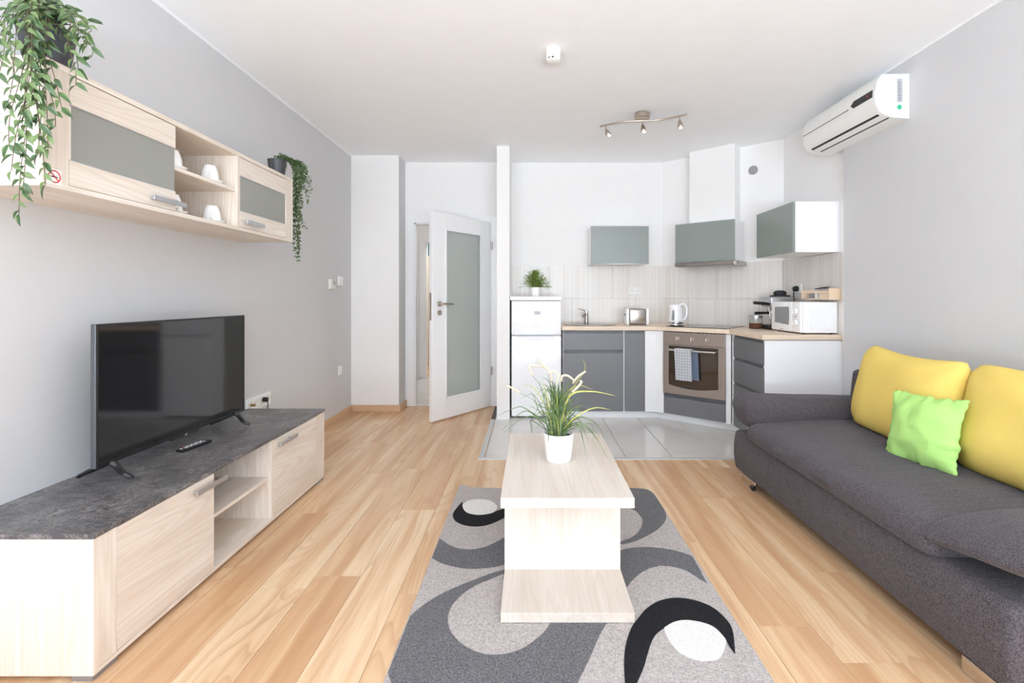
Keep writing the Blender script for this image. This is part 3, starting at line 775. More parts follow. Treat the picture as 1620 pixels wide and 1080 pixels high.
def switch(y0, y1, z0, z1, lab, name='light_switch', d=0.01, rocker=True, mat='plastic_white'):
    s = thing(name, lab, 'switch', (XL, (y0+y1)/2, (z0+z1)/2))
    part('switch_plate', bx(XL+0.0005, XL+d, y0, y1, z0, z1, bev=0.003), M[mat], s)
    if rocker: part('rocker', bx(XL+d, XL+d+0.004, y0+0.014, y1-0.014, z0+0.014, z1-0.014, bev=0.0015), M['plastic_white'], s)
    return s
s = switch(4.47, 4.575, 1.278, 1.37, 'cream thermostat with round dial beside the light switch', 'thermostat', 0.028, False, 'plastic_cream')
part('dial', cyl(B(), (XL+0.028, 4.535, 1.335), 0.018, 0.008, 'x'), M['alu'], s, smooth=True)
switch(4.68, 4.80, 1.315, 1.405, 'white light switch on grey wall next to the thermostat')
switch(4.69, 4.775, 0.435, 0.525, 'small white switch low on grey wall near the corner')

# ------------------------------------------------------------------ rug
def f2(x, y, z=0.012):
    p = pxz(x, y, z); return (p.x, p.y)
def z3(u, v): return (600+u*0.3148, 740+v*0.3148)
def z4(u, v): return (960+u*0.315, 740+v*0.315)
rug = thing('rug', 'taupe grey rug with black, white and grey swirls under coffee table', 'rug', (0.15, 2.2, 0))
outl = [f2(*p) for p in ((727.5, 764.5), (745, 770), (793, 771.5), (900, 771), (996, 771.5), (1020, 773), (1034, 778))]
outl += [(0.757, 1.35), (-0.456, 1.35)]
part('base_pile', prism(B(), outl, 0.0, 0.010, bev=0.002, seg=2), M['rug_taupe'], rug)
def rugshape(name, pts, mat, top, label=None, straight=False, n=5, z0=0.009):
    q = [f2(*p) for p in pts]
    if not straight: q = [(v.x, v.y) for v in smooth_path([(a, b, 0) for a, b in q], n, True)]
    q = [(min(max(a, -0.4555), 0.7575), max(b, 1.352)) for a, b in q]
    part(name, prism(B(), q, z0, top), mat, rug, label=label)
S = lambda pts, n=5: [(v.x, v.y) for v in smooth_path([(a, b, 0) for a, b in pts], n)]
# upper left grey band, running on under the table top
rugshape('grey_swirl', S([z3(*p) for p in ((303, 353), (350, 385), (400, 403), (450, 409), (520, 400), (580, 375), (630, 347), (700, 300), (800, 200), (900, 110), (1100, 92))])
         + S([z4(*p) for p in ((115, 100), (190, 105), (230, 125), (270, 180), (297, 230), (290, 270), (250, 310), (190, 345), (130, 370), (70, 382), (20, 385))])
         + S([z4(*p) for p in ((30, 375), (70, 368), (130, 345), (165, 310), (180, 265), (165, 235), (130, 205), (60, 195), (-60, 220), (-150, 300))])
         + S([z3(*p) for p in ((900, 320), (800, 400), (700, 460), (630, 483), (580, 495), (520, 503), (450, 505), (380, 495), (310, 475), (265, 450))]), M['rug_grey'], 0.0122, straight=True)
big = S([z3(*p) for p in ((720, 492), (630, 510), (560, 530), (480, 560), (380, 600), (280, 650), (200, 705), (155, 745))]) \
    + [z3(45, 1025)] + S([z3(45, 1025), z3(60, 1080), z3(85, 1180)]) \
    + S([(895, 1112), (913, 1080), (932, 1041.6), (949, 1003), (960, 984), (975, 955), (993, 926), (1010, 908), (1029, 897.5), (1048, 894), (1067, 896), (1086, 902), (1101.8, 911.7), (1118, 921)]) \
    + S([(1097, 882), (1092, 878), (1070, 871), (1048, 867), (1023, 865), (1001, 866), (982, 870), (950, 880), (915, 905), (890, 945), (869.7, 986), (860, 999.7)]) \
    + S([z3(*p) for p in ((826, 825), (780, 865), (720, 905), (650, 930), (580, 938), (520, 932), (460, 910), (400, 870), (355, 810), (345, 750), (365, 690), (420, 630), (480, 590), (560, 555), (630, 527), (720, 500))])
rugshape('grey_swirl', big, M['rug_grey'], 0.0122, straight=True)
rugshape('black_swirl', [z3(*p) for p in ((418, 170), (390, 200), (370, 232), (380, 262), (410, 280), (450, 290), (500, 292), (550, 283), (590, 268), (630, 248), (700, 215), (760, 150), (700, 185), (630, 205), (600, 212), (560, 228), (500, 236), (450, 228), (427, 212), (418, 190))], M['rug_black'], 0.0124)
rugshape('white_oval', [z3(*p) for p in ((416, 195), (425, 178), (455, 162), (505, 157), (555, 163), (585, 182), (592, 202), (565, 226), (530, 238), (480, 238), (440, 225), (425, 212))], M['rug_white'], 0.0122)
rugshape('white_oval', [z4(*p) for p in ((288, 800), (310, 860), (360, 920), (430, 955), (490, 966), (560, 955), (590, 910), (596, 850), (545, 790), (480, 765), (400, 750), (330, 760), (298, 780))], M['rug_white'], 0.0122)
rugshape('black_swirl', [z4(*p) for p in ((92, 1080), (87, 1000), (90, 920), (105, 850), (130, 790), (165, 745), (200, 705), (260, 668), (330, 652), (400, 655), (470, 672), (540, 705), (600, 760), (632, 815), (644, 922), (640, 926), (620, 900), (590, 850), (540, 800), (480, 775), (400, 763), (340, 772), (290, 800), (250, 830), (225, 870), (205, 930), (185, 1000), (150, 1080), (120, 1150), (105, 1150))], M['rug_black'], 0.0124)

# ------------------------------------------------------------------ coffee table
ct = thing('coffee_table', 'pale ash coffee table with I shaped profile standing on the rug', 'table', (0.137, 2.17, 0.012))
tx0, tx1 = -0.109, 0.381
ctop, cb = 0.467, 0.0125
part('table_top', bx(tx0, tx1, 1.753, 2.593, ctop-0.037, ctop, bev=0.0015), M['table_y'], ct)
part('bottom_shelf', bx(tx0, tx1+0.001, 1.753, 2.593, cb, 0.048, bev=0.0015), M['table_y'], ct)
part('pedestal_panel', bx(tx0, tx1, 2.035, 2.072, 0.048, ctop-0.037), M['table_z'], ct)
part('pedestal_panel', bx(tx0, tx1, 2.272, 2.31, 0.048, ctop-0.037), M['table_z'], ct)
part('pedestal_side', bx(tx0, tx0+0.018, 2.072, 2.272, 0.048, ctop-0.037), M['table_z'], ct)
part('pedestal_side', bx(tx1-0.018, tx1, 2.072, 2.272, 0.048, ctop-0.037), M['table_z'], ct)

# ornamental grass in white pot
gp = thing('potted_grass', 'ornamental grass with cream plumes in white pot on coffee table', 'plant', (0.128, 2.165, ctop+0.001))
GB = W[gp.name].translation
part('pot', lathe(B(), [(0, 0), (0.053, 0), (0.057, 0.004), (0.068, 0.112), (0.069, 0.122), (0.066, 0.124), (0.064, 0.118), (0.06, 0.1)], tuple(GB), 36), M['pot_white'], gp, smooth=True)
part('soil', lathe(B(), [(0, 0.108), (0.062, 0.106)], tuple(GB), 24), M['soil'], gp)
def blade(pts, w0, mat):
    path = smooth_path(pts, 5); bm = B(); n = len(path); L = []; R = []; C = []
    for i, p in enumerate(path):
        d = (path[min(i+1, n-1)]-path[max(i-1, 0)]).normalized()
        s = d.cross(Vector((0, -1, 0.3)));  s = s.normalized() if s.length > 1e-3 else Vector((1, 0, 0))
        t = i/(n-1); wd = w0*(0.55+0.9*min(t*3, 1)*0.5)*(1-t**2.2)+0.0003
        L.append(bm.verts.new(p-s*wd)); C.append(bm.verts.new(p+d.cross(s)*wd*0.35)); R.append(bm.verts.new(p+s*wd))
    for i in range(n-1):
        bm.faces.new((L[i], C[i], C[i+1], L[i+1])); bm.faces.new((C[i], R[i], R[i+1], C[i+1]))
    part('grass_blade', bm, mat, gp, smooth='all', recalc=False)
def root():
    a = random.uniform(0, 2*math.pi); r = random.uniform(0, 0.045)
    return GB+Vector((r*math.cos(a), r*math.sin(a), 0.105))
def gblade(pxs, D, w0=0.0022, mat='blade'):
    r = root()
    pts = [r]+[px(x, y, D+(i+1)/len(pxs)*dd) for i, (x, y) in enumerate(pxs) for dd in [0.0]]
    blade(pts, w0, M[mat])
for pxs, D, w_, mt in (
    (((835, 648), (815, 645), (789, 657)), 2.12, .002, 'blade'), (((840, 652), (818, 657), (793, 682)), 2.08, .002, 'blade'), (((850, 660), (825, 663), (793, 687)), 2.05, .002, 'blade'),
    (((862, 640), (842, 612), (827, 609)), 2.2, .002, 'blade_yellow'), (((875, 630), (868, 603), (857, 597)), 2.15, .0026, 'blade'), (((867, 650), (850, 640), (841, 630)), 2.15, .0018, 'blade'),
    (((898, 630), (925, 585), (921, 568)), 2.25, .0018, 'blade_yellow'), (((900, 628), (935, 619), (974, 626)), 2.12, .004, 'blade_yellow'), (((893, 628), (915, 610), (937, 616)), 2.2, .0026, 'blade_yellow'),
    (((910, 660), (940, 645), (966, 648)), 2.1, .003, 'blade_yellow'), (((915, 660), (945, 672), (956, 695)), 2.1, .0028, 'blade'), (((912, 668), (940, 688), (961, 725)), 2.02, .0026, 'blade'),
    (((912, 672), (922, 695), (927, 722)), 2.03, .0022, 'blade'), (((905, 670), (922, 678), (931, 700)), 2.04, .0022, 'blade'), (((906, 655), (918, 645), (927, 632)), 2.15, .0016, 'blade'),
    (((875, 680), (868, 690), (867, 702)), 2.05, .0024, 'blade'), (((842, 665), (840, 675), (840, 684)), 2.05, .0016, 'blade'), (((900, 680), (935, 670), (939, 698)), 2.0, .0018, 'blade'),
    (((862, 640), (858, 620), (852, 602)), 2.2, .0016, 'blade'), (((895, 640), (905, 655), (950, 690)), 2.1, .002, 'blade'), (((856, 655), (846, 630), (838, 618)), 2.1, .0018, 'blade')):
    gblade(pxs, D, w_, mt)
for k in range(105):
    a = random.uniform(0, 2*math.pi); reach = random.uniform(0.02, 0.15)*random.uniform(.5, 1); hgt = random.uniform(0.09, 0.24)
    r = root(); dx, dy = math.cos(a), math.sin(a)*0.8
    droop = 0.08*random.random() if reach > 0.08 else 0
    pts = [r, r+Vector((dx*reach*0.35, dy*reach*0.35, hgt*0.6)), r+Vector((dx*reach*0.8, dy*reach*0.8, hgt*(0.95))), r+Vector((dx*reach*1.3, dy*reach*1.3, hgt-droop*1.2+0.01))]
    blade(pts, random.uniform(.0013, .0026), M['blade_yellow'] if random.random() < 0.12 else M['blade'])
for pts in (((822, 621), (811, 614), (801, 609)), ((843, 594), (838, 580), (845, 578), (860, 581)), ((873, 602), (871, 590), (863, 581), (850, 568)), ((866, 590), (876, 587), (884, 592), (881, 606)),
            ((888, 603), (889, 595), (898, 594), (909, 602)), ((906, 606), (915, 595), (927, 587)), ((905, 620), (914, 612), (920, 604), (917, 602))):
    D = random.uniform(2.1, 2.2); P = [px(x, y, D) for x, y in pts]; path = smooth_path(P, 6); n = len(path)
    part('stem', tube(B(), smooth_path([root(), (GB+Vector((0, 0, .15))+path[0])/2+Vector((0, 0, 0.02)), path[0]]), 0.0009, n=4), M['stem_green'], gp, smooth='all')
    part('flower_plume', tube(B(), path, [0.0018+0.0034*math.sin(math.pi*min(1, 0.12+0.85*i/(n-1)))**0.5 for i in range(n)], n=8), M['plume'], gp, smooth='all')

# ------------------------------------------------------------------ sofa
def softbox(x0, x1, y0, y1, z0, z1, r, cuts=10, amp=0.0, fr=6, bulge=None, seg=6, quiet=None):
    bm = bx(x0, x1, y0, y1, z0, z1, bev=r, seg=seg)
    for ax, (lo, hi) in enumerate(((x0, x1), (y0, y1), (z0, z1))):
        nc = max(2, int(cuts*(hi-lo)))
        for k in range(1, nc):
            no = [0, 0, 0]; no[ax] = 1; co = [0, 0, 0]; co[ax] = lo+r+(hi-lo-2*r)*k/nc
            bmesh.ops.bisect_plane(bm, geom=bm.verts[:]+bm.edges[:]+bm.faces[:], plane_co=co, plane_no=no)
    for v in bm.verts:
        if bulge: v.co = bulge(v.co.copy())
        if amp:
            q = mnoise.noise_vector(v.co*fr)
            v.co += Vector((q.x, q.y*0.5, q.z))*amp*(min(max((v.co.z-quiet)/0.05, 0), 1) if quiet else 1)
    return bm
sf = thing('sofa', 'long charcoal fabric sofa bed with bolster arms along grey wall', 'sofa', (1.85, 2.3, 0))
def bulge_base(v):
    t = (v.z-0.057)/(0.315-0.057); 
    if v.x < 1.6: v.x -= 0.016*math.sin(math.pi*min(max(t, 0), 1))
    return v
part('base', softbox(1.375, 2.28, 1.363, 3.23, 0.057, 0.316, 0.022, 12, 0.0, 5, bulge_base), M['sofa'], sf, smooth='all')
def bulge_seat(v):
    fx = min(max((v.x-1.37)/0.5, 0), 1)
    if v.z < 0.322: v.z = 0.322-(0.322-v.z)*0.3
    if v.z > 0.37: v.z -= 0.028*(1-fx)**2; v.z += 0.008*mnoise.noise(Vector((v.x*2.2, v.y*7, 0)))
    return v
part('seat', softbox(1.350, 2.2, 1.63, 3.04, 0.266, 0.437, 0.056, 16, 0.004, 4, bulge_seat, quiet=0.35), M['sofa'], sf, smooth='all')
def arm_far(v):
    s = (v.x-1.35)/0.85
    v.z -= 0.02*s
    if v.x < 1.5:
        t = min(max((0.5-v.z)/0.16, 0), 1); v.x += 0.04*t*min(1, (1.5-v.x)/0.1)
    return v
part('armrest', softbox(1.342, 2.2, 3.0, 3.27, 0.345, 0.568, 0.085, 12, 0.004, 5, arm_far), M['sofa'], sf, smooth='all')
def arm_near(v):
    s = min(max((1.68-v.y)/0.40, 0), 1); base = 0.345+0.085*s
    v.z += 0.07*s
    if v.x < 1.66:
        k = min(1, (1.66-v.x)/0.30); v.z = base+(v.z-base)*(1-0.55*k**2.2); v.y += 0.03*k*k*(1-s)
    return v
part('armrest', softbox(1.352, 2.2, 1.27, 1.68, 0.345, 0.475, 0.06, 16, 0.005, 6, arm_near), M['sofa'], sf, smooth='all')
def lean(v):
    v.x += 0.10*(v.z-0.4); return v
part('backrest', softbox(2.075, 2.26, 1.3, 3.16, 0.32, 0.73, 0.03, 6, 0.002, 4, lean), M['sofa'], sf, smooth='all')
for a, b in ((1.40, 1.545), (2.965, 3.15)):
    for x in (1.385, 2.14):
        part('skid_foot', bx(x, x+0.09, a, b, 0.0, 0.056, bev=0.004), M['chrome'], sf)
part('glide', cyl(B(), (1.375, 2.952, 0.022), 0.015, 0.03, 'y', bev=0.003), M['black_plastic'], sf, smooth=True)

def pillow(wd, ht, th, a=4.0, b=0.5, pinch=0.05, n=26, rnd=30.0, sag=0.0, wav=0.0, amp=0.004, fr=5, seed=0):
    bm = B(); G = {}
    for s in (1, -1):
        for i in range(n+1):
            for j in range(n+1):
                u = math.sin(math.pi/2*(2*i/n-1)); v = math.sin(math.pi/2*(2*j/n-1))
                u = 0.55*u+0.45*(2*i/n-1); v = 0.55*v+0.45*(2*j/n-1)
                mx_ = max(abs(u), abs(v)); nn = (abs(u)**rnd+abs(v)**rnd)**(1/rnd)
                kf = mx_/nn if nn > 1e-6 else 1; pu, pv = u*kf, v*kf
                edge = i in (0, n) or j in (0, n)
                if edge and s == -1: G[s, i, j] = G[1, i, j]; continue
                T = th/2*max(0, (1-abs(u)**a)*(1-abs(v)**a))**b
                x = wd/2*pu*(1-pinch*(1-v*v)); z = ht/2*pv*(1-pinch*(1-u*u))-(sag*(1-u*u) if v > 0 else 0)*v
                if abs(u) > .9 and abs(v) > .9: pass
                if wav:
                    x += wav*mnoise.noise(Vector((seed, z*38, 1)))*max(0, abs(u)-0.5)*2; z += wav*mnoise.noise(Vector((x*38, seed, 5)))*max(0, abs(v)-0.5)*2
                q = mnoise.noise(Vector((x*fr+seed, z*fr, s*3.0)))*amp
                G[s, i, j] = bm.verts.new((x, s*T+(q if not edge else 0), z))
        for i in range(n):
            for j in range(n):
                f = [G[s, i, j], G[s, i+1, j], G[s, i+1, j+1], G[s, i, j+1]]
                bm.faces.new(f if s == -1 else f[::-1])
    return bm
def place_pillow(name, label, cat, bm, loc, yaw, leanang, roll, mat, group=None):
    Mx = Matrix.Translation(loc) @ Matrix.Rotation(yaw, 4, 'Z') @ Matrix.Rotation(leanang, 4, 'X') @ Matrix.Rotation(roll, 4, 'Y')
    bm.transform(Mx)
    t_ = part(name, bm, mat, loc=loc, smooth='all')
    return tag(t_, label, cat, group)
# local x runs along the sofa (world -Y... +Y), local y is the thickness
YAW = -math.pi/2
place_pillow('cushion', 'large yellow back cushion nearest the kitchen on charcoal sofa', 'cushion',
             pillow(0.735, 0.50, 0.20, 4, 0.55, 0.02, seed=1, amp=0.016, rnd=10.0, sag=0.03), (2.005, 2.585, 0.672), YAW-0.07, -0.24, 0.02, M['yellow'], 'yellow back cushions on the sofa')
place_pillow('cushion', 'large yellow back cushion at right edge of photo, behind the armrest', 'cushion',
             pillow(0.80, 0.49, 0.21, 4, 0.55, 0.02, seed=9, amp=0.016, rnd=10.0, sag=0.01), (2.01, 1.825, 0.665), YAW, -0.22, 0.0, M['yellow'], 'yellow back cushions on the sofa')
place_pillow('throw_cushion', 'small lime green cushion leaning where the yellow cushions meet', 'cushion',
             pillow(0.37, 0.35, 0.13, 2.6, 0.75, 0.10, n=40, seed=4, amp=0.014, fr=14, wav=0.016), (1.835, 2.245, 0.578), YAW+0.12, -0.24, -0.05, M['lime'])

# ------------------------------------------------------------------ kitchen: fridge
YD = 4.73
fr = thing('refrigerator', 'white top freezer refrigerator beside the white partition', 'refrigerator', (0.06, 5.0, 0))
part('fridge_body', bx(-0.185, 0.305, 4.80, 5.28, 0.012, 1.168, bev=0.004), M['white_gloss'], fr)
fd = part('fridge_door', bx(-0.187, 0.307, 4.752, 4.797, 0.02, 0.818, bev=0.012, seg=4), M['white_gloss'], fr, smooth=True)
fz = part('freezer_door', bx(-0.187, 0.307, 4.752, 4.797, 0.826, 1.165, bev=0.012, seg=4), M['white_gloss'], fr, smooth=True)
arc = [(-0.12+0.36*i/12, 0) for i in range(13)]
def griplip(z, sgn):
    bm = B(); pts = []
    for i in range(13):
        x = -0.12+0.36*i/12; b_ = math.sin(math.pi*i/12)**0.5
        pts.append((x, z+sgn*0.026*b_))
    prism(bm, [(-0.13, z)]+pts+[(0.25, z)], 4.730, 4.7525, axis='y', bev=0.003, seg=2); return bm
part('handle', griplip(0.834, 1), M['white_gloss'], fz, smooth=True)
part('handle', griplip(0.811, -1), M['white_gloss'], fd, smooth=True)
part('badge', bx(0.04, 0.098, 4.7505, 4.752, 1.028, 1.062), M['label_grey'], fz)
part('hinge', cyl(B(), (-0.165, 4.765, 0.8185), 0.008, 0.007), M['alu'], fr)
for x in (-0.16, 0.26):
    part('foot', cyl(B(), (x, 4.83, 0.0), 0.015, 0.012), M['black_plastic'], fr)
    part('foot', cyl(B(), (x, 5.22, 0.0), 0.015, 0.012), M['black_plastic'], fr)
part('base_gap_shade', bx(-0.18, 0.3, 4.81, 4.82, 0.0, 0.012), M['gap_dark'], fr)  # dark strip standing in for the shade in the gap under the refrigerator
tag(part('board', bx(-0.2, 0.308, 4.742, 5.295, 1.17, 1.207, bev=0.001), M['white'], loc=(0.05, 5.0, 1.17)), 'white worktop board lying on top of the refrigerator', 'board')
# pot plant on fridge
fp = thing('potted_plant', 'small bushy green plant in white pot on refrigerator', 'plant', (0.052, 5.02, 1.2075))
FB = W[fp.name].translation
part('pot', lathe(B(), [(0, 0), (0.043, 0), (0.05, 0.09), (0.05, 0.096), (0.047, 0.096), (0.044, 0.08), (0, 0.08)], tuple(FB), 28), M['pot_white'], fp, smooth=True)
ss = []
for k in range(120):
    a = random.uniform(0, 2*math.pi); r = random.uniform(0, 0.15); s = FB+Vector((random.uniform(-.03, .03), random.uniform(-.03, .03), .08))
    z = 0.185*(1-(r/0.16)**2)+random.uniform(-0.02, 0.015)
    e = s+Vector((r*math.cos(a), r*math.sin(a)*.7, z)); ss.append([s, (s+e)/2+Vector((0, 0, .02)), e])
foliage(ss, 0.010, 0.022, 0.009, M['grass_green'], fp)

# base cabinets along the back
ZT = 0.87
def front(bm_name, x0, x1, z0, z1, parent, y=YD, t_=0.018):
    return part(bm_name, bx(x0, x1, y, y+t_, z0, z1, bev=0.002), M['front_grey'], parent)
sc = thing('sink_cabinet', 'wide grey base cabinet with top panel beside refrigerator', 'cabinet', (0.62, 5.0, 0))
part('cabinet_body', bx(0.322, 0.924, YD+0.019, 5.29, 0.073, ZT), M['white'], sc)
front('drawer_front', 0.3265, 0.9165, 0.68, 0.848, sc)
part('grip_rail', bx(0.3265, 0.9165, YD+0.008, YD+0.0185, 0.85, 0.868), M['grip_grey'], sc)
front('door', 0.3265, 0.9165, 0.077, 0.65, sc)
part('grip_rail', bx(0.3265, 0.9165, YD+0.008, YD+0.0185, 0.652, 0.678), M['grip_grey'], sc)
nc = thing('narrow_cabinet', 'narrow grey base cabinet left of the white corner panel', 'cabinet', (1.03, 5.0, 0))
part('cabinet_body', bx(0.9245, 1.128, YD+0.019, 5.29, 0.073, ZT), M['white'], nc)
front('door', 0.931, 1.124, 0.077, 0.848, nc)
part('grip_rail', bx(0.931, 1.124, YD+0.008, YD+0.0185, 0.85, 0.868), M['grip_grey'], nc)
# filler and corner unit with oven
A0 = (1.235, YD, 0)
cp = thing('corner_panel', 'white filler panel between narrow cabinet and oven', 'panel', (1.2, YD, 0))
part('panel_face', bx(1.129, 1.2345, YD, YD+0.018, 0.073, ZT), M['white'], cp)
OX0, OX1 = 0.085, 0.672
SE = (1.782-A0[0])/ca
oc = thing('oven_cabinet', 'angled white corner cabinet housing the oven, grey drawer below', 'cabinet', A0, ang)
part('side_filler', bx(0.0, OX0-0.002, 0.0, 0.018, 0.073, ZT), M['white'], oc, local=True)
part('side_filler', bx(OX1+0.002, SE-0.002, 0.0, 0.018, 0.073, ZT), M['white'], oc, local=True)
part('cabinet_body', bx(OX0-0.001, OX1+0.001, 0.03, 0.5, 0.073, 0.255), M['white'], oc, local=True)
part('drawer_front', bx(OX0+0.003, OX1-0.003, -0.001, 0.018, 0.077, 0.24, bev=0.002), M['front_grey'], oc, local=True)
part('grip_rail', bx(OX0+0.003, OX1-0.003, 0.008, 0.019, 0.242, 0.272), M['grip_grey'], oc, local=True)
ov = thing('oven', 'built in stainless steel oven with dark glass door', 'oven', (A0[0]+0.4*ca, A0[1]+0.4*sa, 0.276), ang)
W_ov = Matrix.Translation((0, 0, 0))
def O(bmf): bmf.transform(Matrix.Translation((-0.4, 0, -0.276))); return bmf
part('oven_body', O(bx(OX0+0.01, OX1-0.01, 0.004, 0.45, 0.277, 0.865)), M['steel'], ov, local=True)
part('control_panel', O(bx(OX0, OX1, -0.018, 0.003, 0.748, 0.868, bev=0.002)), M['steel'], ov, local=True)
bm = B(); wx0_, wx1_, wz0_, wz1_ = OX0+0.055, OX1-0.06, 0.365, 0.735
fs = [(OX0, OX0+0.055), (OX1-0.06, OX1)]
box(bm, OX0, wx0_, -0.018, 0.003, 0.278, 0.744, bev=0.001); box(bm, wx1_, OX1, -0.018, 0.003, 0.278, 0.744, bev=0.001)
box(bm, wx0_, wx1_, -0.018, 0.003, wz1_, 0.744)
crv = [(wx0_+(wx1_-wx0_)*i/12, wz0_-0.028*math.sin(math.pi*i/12)) for i in range(13)]
prism(bm, [(wx0_, 0.278)]+crv+[(wx1_, 0.278)], -0.018, 0.003, axis='y')
dr = part('oven_door', O(bm), M['steel'], ov, local=True)
part('door_glass', O(bx(wx0_-0.001, wx1_+0.001, -0.012, 0.0, 0.33, wz1_+0.001)), M['oven_glass'], dr, local=True)
bm = B(); tube(bm, smooth_path([(OX0+0.07, -0.05, 0.700), (0.37, -0.056, 0.700), (OX1-0.075, -0.05, 0.700)]), 0.013, n=12, flat=0.8)
for x in (OX0+0.085, OX1-0.09): tube(bm, [(x, -0.012, 0.70), (x, -0.05, 0.70)], 0.01, n=10)
part('handle', O(bm), M['chrome'], dr, local=True, smooth=True)
for x in (0.225, 0.365, 0.505):
    kb = cyl(B(), (x, -0.018, 0.805), 0.02, -0.016, 'y', bev=0.002); box(kb, x-0.004, x+0.004, -0.041, -0.03, 0.787, 0.823, bev=0.001)
    part('knob', O(kb), M['nickel'], ov, local=True, smooth=True)
bm = B()
for k in range(12):
    if k == 6: continue
    box(bm, 0.165+k*0.037, 0.165+k*0.037+0.024, -0.0186, -0.01, 0.8655, 0.8705)
part('vent_slots', O(bm), M['gap_dark'], ov, local=True)
# checked towel over the handle
tw = thing('towel', 'white blue checked tea towel hanging on the oven handle', 'towel', (A0[0]+0.3*ca, A0[1]+0.3*sa, 0.42), ang)
def cloth(x0, x1, yf, z0, z1, tilt=0.0):
    bm = B(); nx, nz = 12, 16; g = []
    for i in range(nx+1):
        row = []
        for j in range(nz+1):
            s, t_ = i/nx, j/nz; x = x0+(x1-x0)*s+tilt*t_*0.02; z = z1+(z0-z1)*t_
            y = yf+0.004*math.sin(s*9+t_*1.5)*min(t_*3, 1)-0.003
            row.append(bm.verts.new((x, y, z)))
        g.append(row)
    for i in range(nx):
        for j in range(nz): bm.faces.new((g[i][j], g[i+1][j], g[i+1][j+1], g[i][j+1]))
    geo = bmesh.ops.solidify(bm, geom=bm.faces[:], thickness=0.003)
    return bm
def TT(b): b.transform(Matrix.Translation((-0.3, 0, -0.42))); return b
part('front_fold', TT(cloth(0.225, 0.385, -0.076, 0.425, 0.716, 0.6)), M['towel'], tw, local=True, smooth='all')
part('back_fold', TT(cloth(0.285, 0.435, -0.034, 0.432, 0.712, 0.6)), M['towel_blue'], tw, local=True, smooth='all')
part('top_fold', TT(bx(0.226, 0.386, -0.079, -0.033, 0.7135, 0.7175, bev=0.0015)), M['towel'], tw, local=True)

# drawer unit (front faces the room's left)
XD = 1.782
du = thing('drawer_cabinet', 'grey three drawer cabinet with white end panel beside sofa', 'cabinet', (2.08, 3.95, 0))
part('end_panel', bx(XD+0.003, XK-0.002, 3.66, 3.678, 0.0, ZT, bev=0.001), M['white'], du)
part('cabinet_body', bx(XD+0.019, XK-0.002, 3.679, 4.24, 0.073, ZT), M['white'], du)
part('side_filler', bx(XD+0.001, XD+0.018, 4.217, 4.2435, 0.073, ZT), M['white'], du)
for z0, z1 in ((0.679, 0.848), (0.462, 0.655), (0.077, 0.438)):
    part('drawer_front', bx(XD, XD+0.018, 3.662, 4.215, z0, z1, bev=0.002), M['front_grey'], du)
    part('grip_rail', bx(XD+0.008, XD+0.0185, 3.68, 4.21, z1+0.002, z1+0.022), M['grip_grey'], du)
# plinth
pt = thing('plinth', 'white plinth strip under the base cabinets', 'plinth', (1.2, 4.79, 0))
part('plinth_board', bx(0.322, 1.275, 4.785, 4.80, 0.001, 0.072), M['white'], pt)
bm = bx(0.0, 0.782, 0.0, 0.015, 0.001, 0.072); bm.transform(Matrix.Translation((1.275, 4.785, 0)) @ Matrix.Rotation(ang, 4, 'Z'))
part('plinth_board', bm, M['white'], pt)
part('plinth_board', bx(1.855, 1.87, 3.68, 4.285, 0.001, 0.072), M['white'], pt)

# worktop, one continuous slab
yk = YB-(XK-1.46)*math.tan(-ang)
ox = 0.022
fA = (A0[0]-ox*math.tan(-ang/2)-0.0, YD-ox)
SEx = XD-ox
fB = (SEx, YD-ox-(SEx-fA[0])*math.tan(-ang))
wt = thing('worktop', 'continuous oak laminate worktop around the kitchen corner', 'worktop', (1.3, 4.9, 0.872))
pts = [(0.312, YB-0.013), (0.312, YD-ox), fA, fB, (SEx, 3.645), (XK-0.013, 3.645), (XK-0.013, yk-0.015), (1.455, YB-0.013)]
part('slab', prism(B(), pts, 0.8755, 0.913, bev=0.0015), M['worktop'], wt)
ZW = 0.9135
# sink and faucet
sn = thing('sink', 'oval stainless steel sink set in the worktop', 'sink', (0.62, 5.0, ZW+0.002))
bm = lathe(B(), [(1.0, 0), (1.0, 0.003), (0.96, 0.004), (0.66, 0.002), (0.60, -0.001), (0.5, 0.0015), (0, 0.001)], n=40)
bm.transform(Matrix.Diagonal((0.27, 0.205, 1, 1)))
part('sink_bowl', bm, M['steel_dark'], sn, local=True, smooth='all')
fc = thing('faucet', 'chrome single lever faucet behind the sink', 'faucet', (0.605, 5.19, ZW))
bm = B(); cyl(bm, (0, 0, 0.001), 0.026, 0.012, bev=0.003); cyl(bm, (0, 0, 0.012), 0.021, 0.10, bev=0.003); tube(bm, smooth_path([(0, 0, 0.09), (-0.03, -0.05, 0.105), (-0.05, -0.13, 0.085)]), 0.012, n=10)
part('spout', bm, M['steel_dark'], fc, local=True, smooth=True)
bm = B(); cyl(bm, (0, 0, 0.113), 0.02, 0.03, bev=0.004); tube(bm, [(0, 0, 0.135), (-0.05, -0.01, 0.155), (-0.09, -0.015, 0.16)], [0.008, 0.006, 0.005], n=8)
part('lever', bm, M['chrome'], fc, local=True, smooth=True)
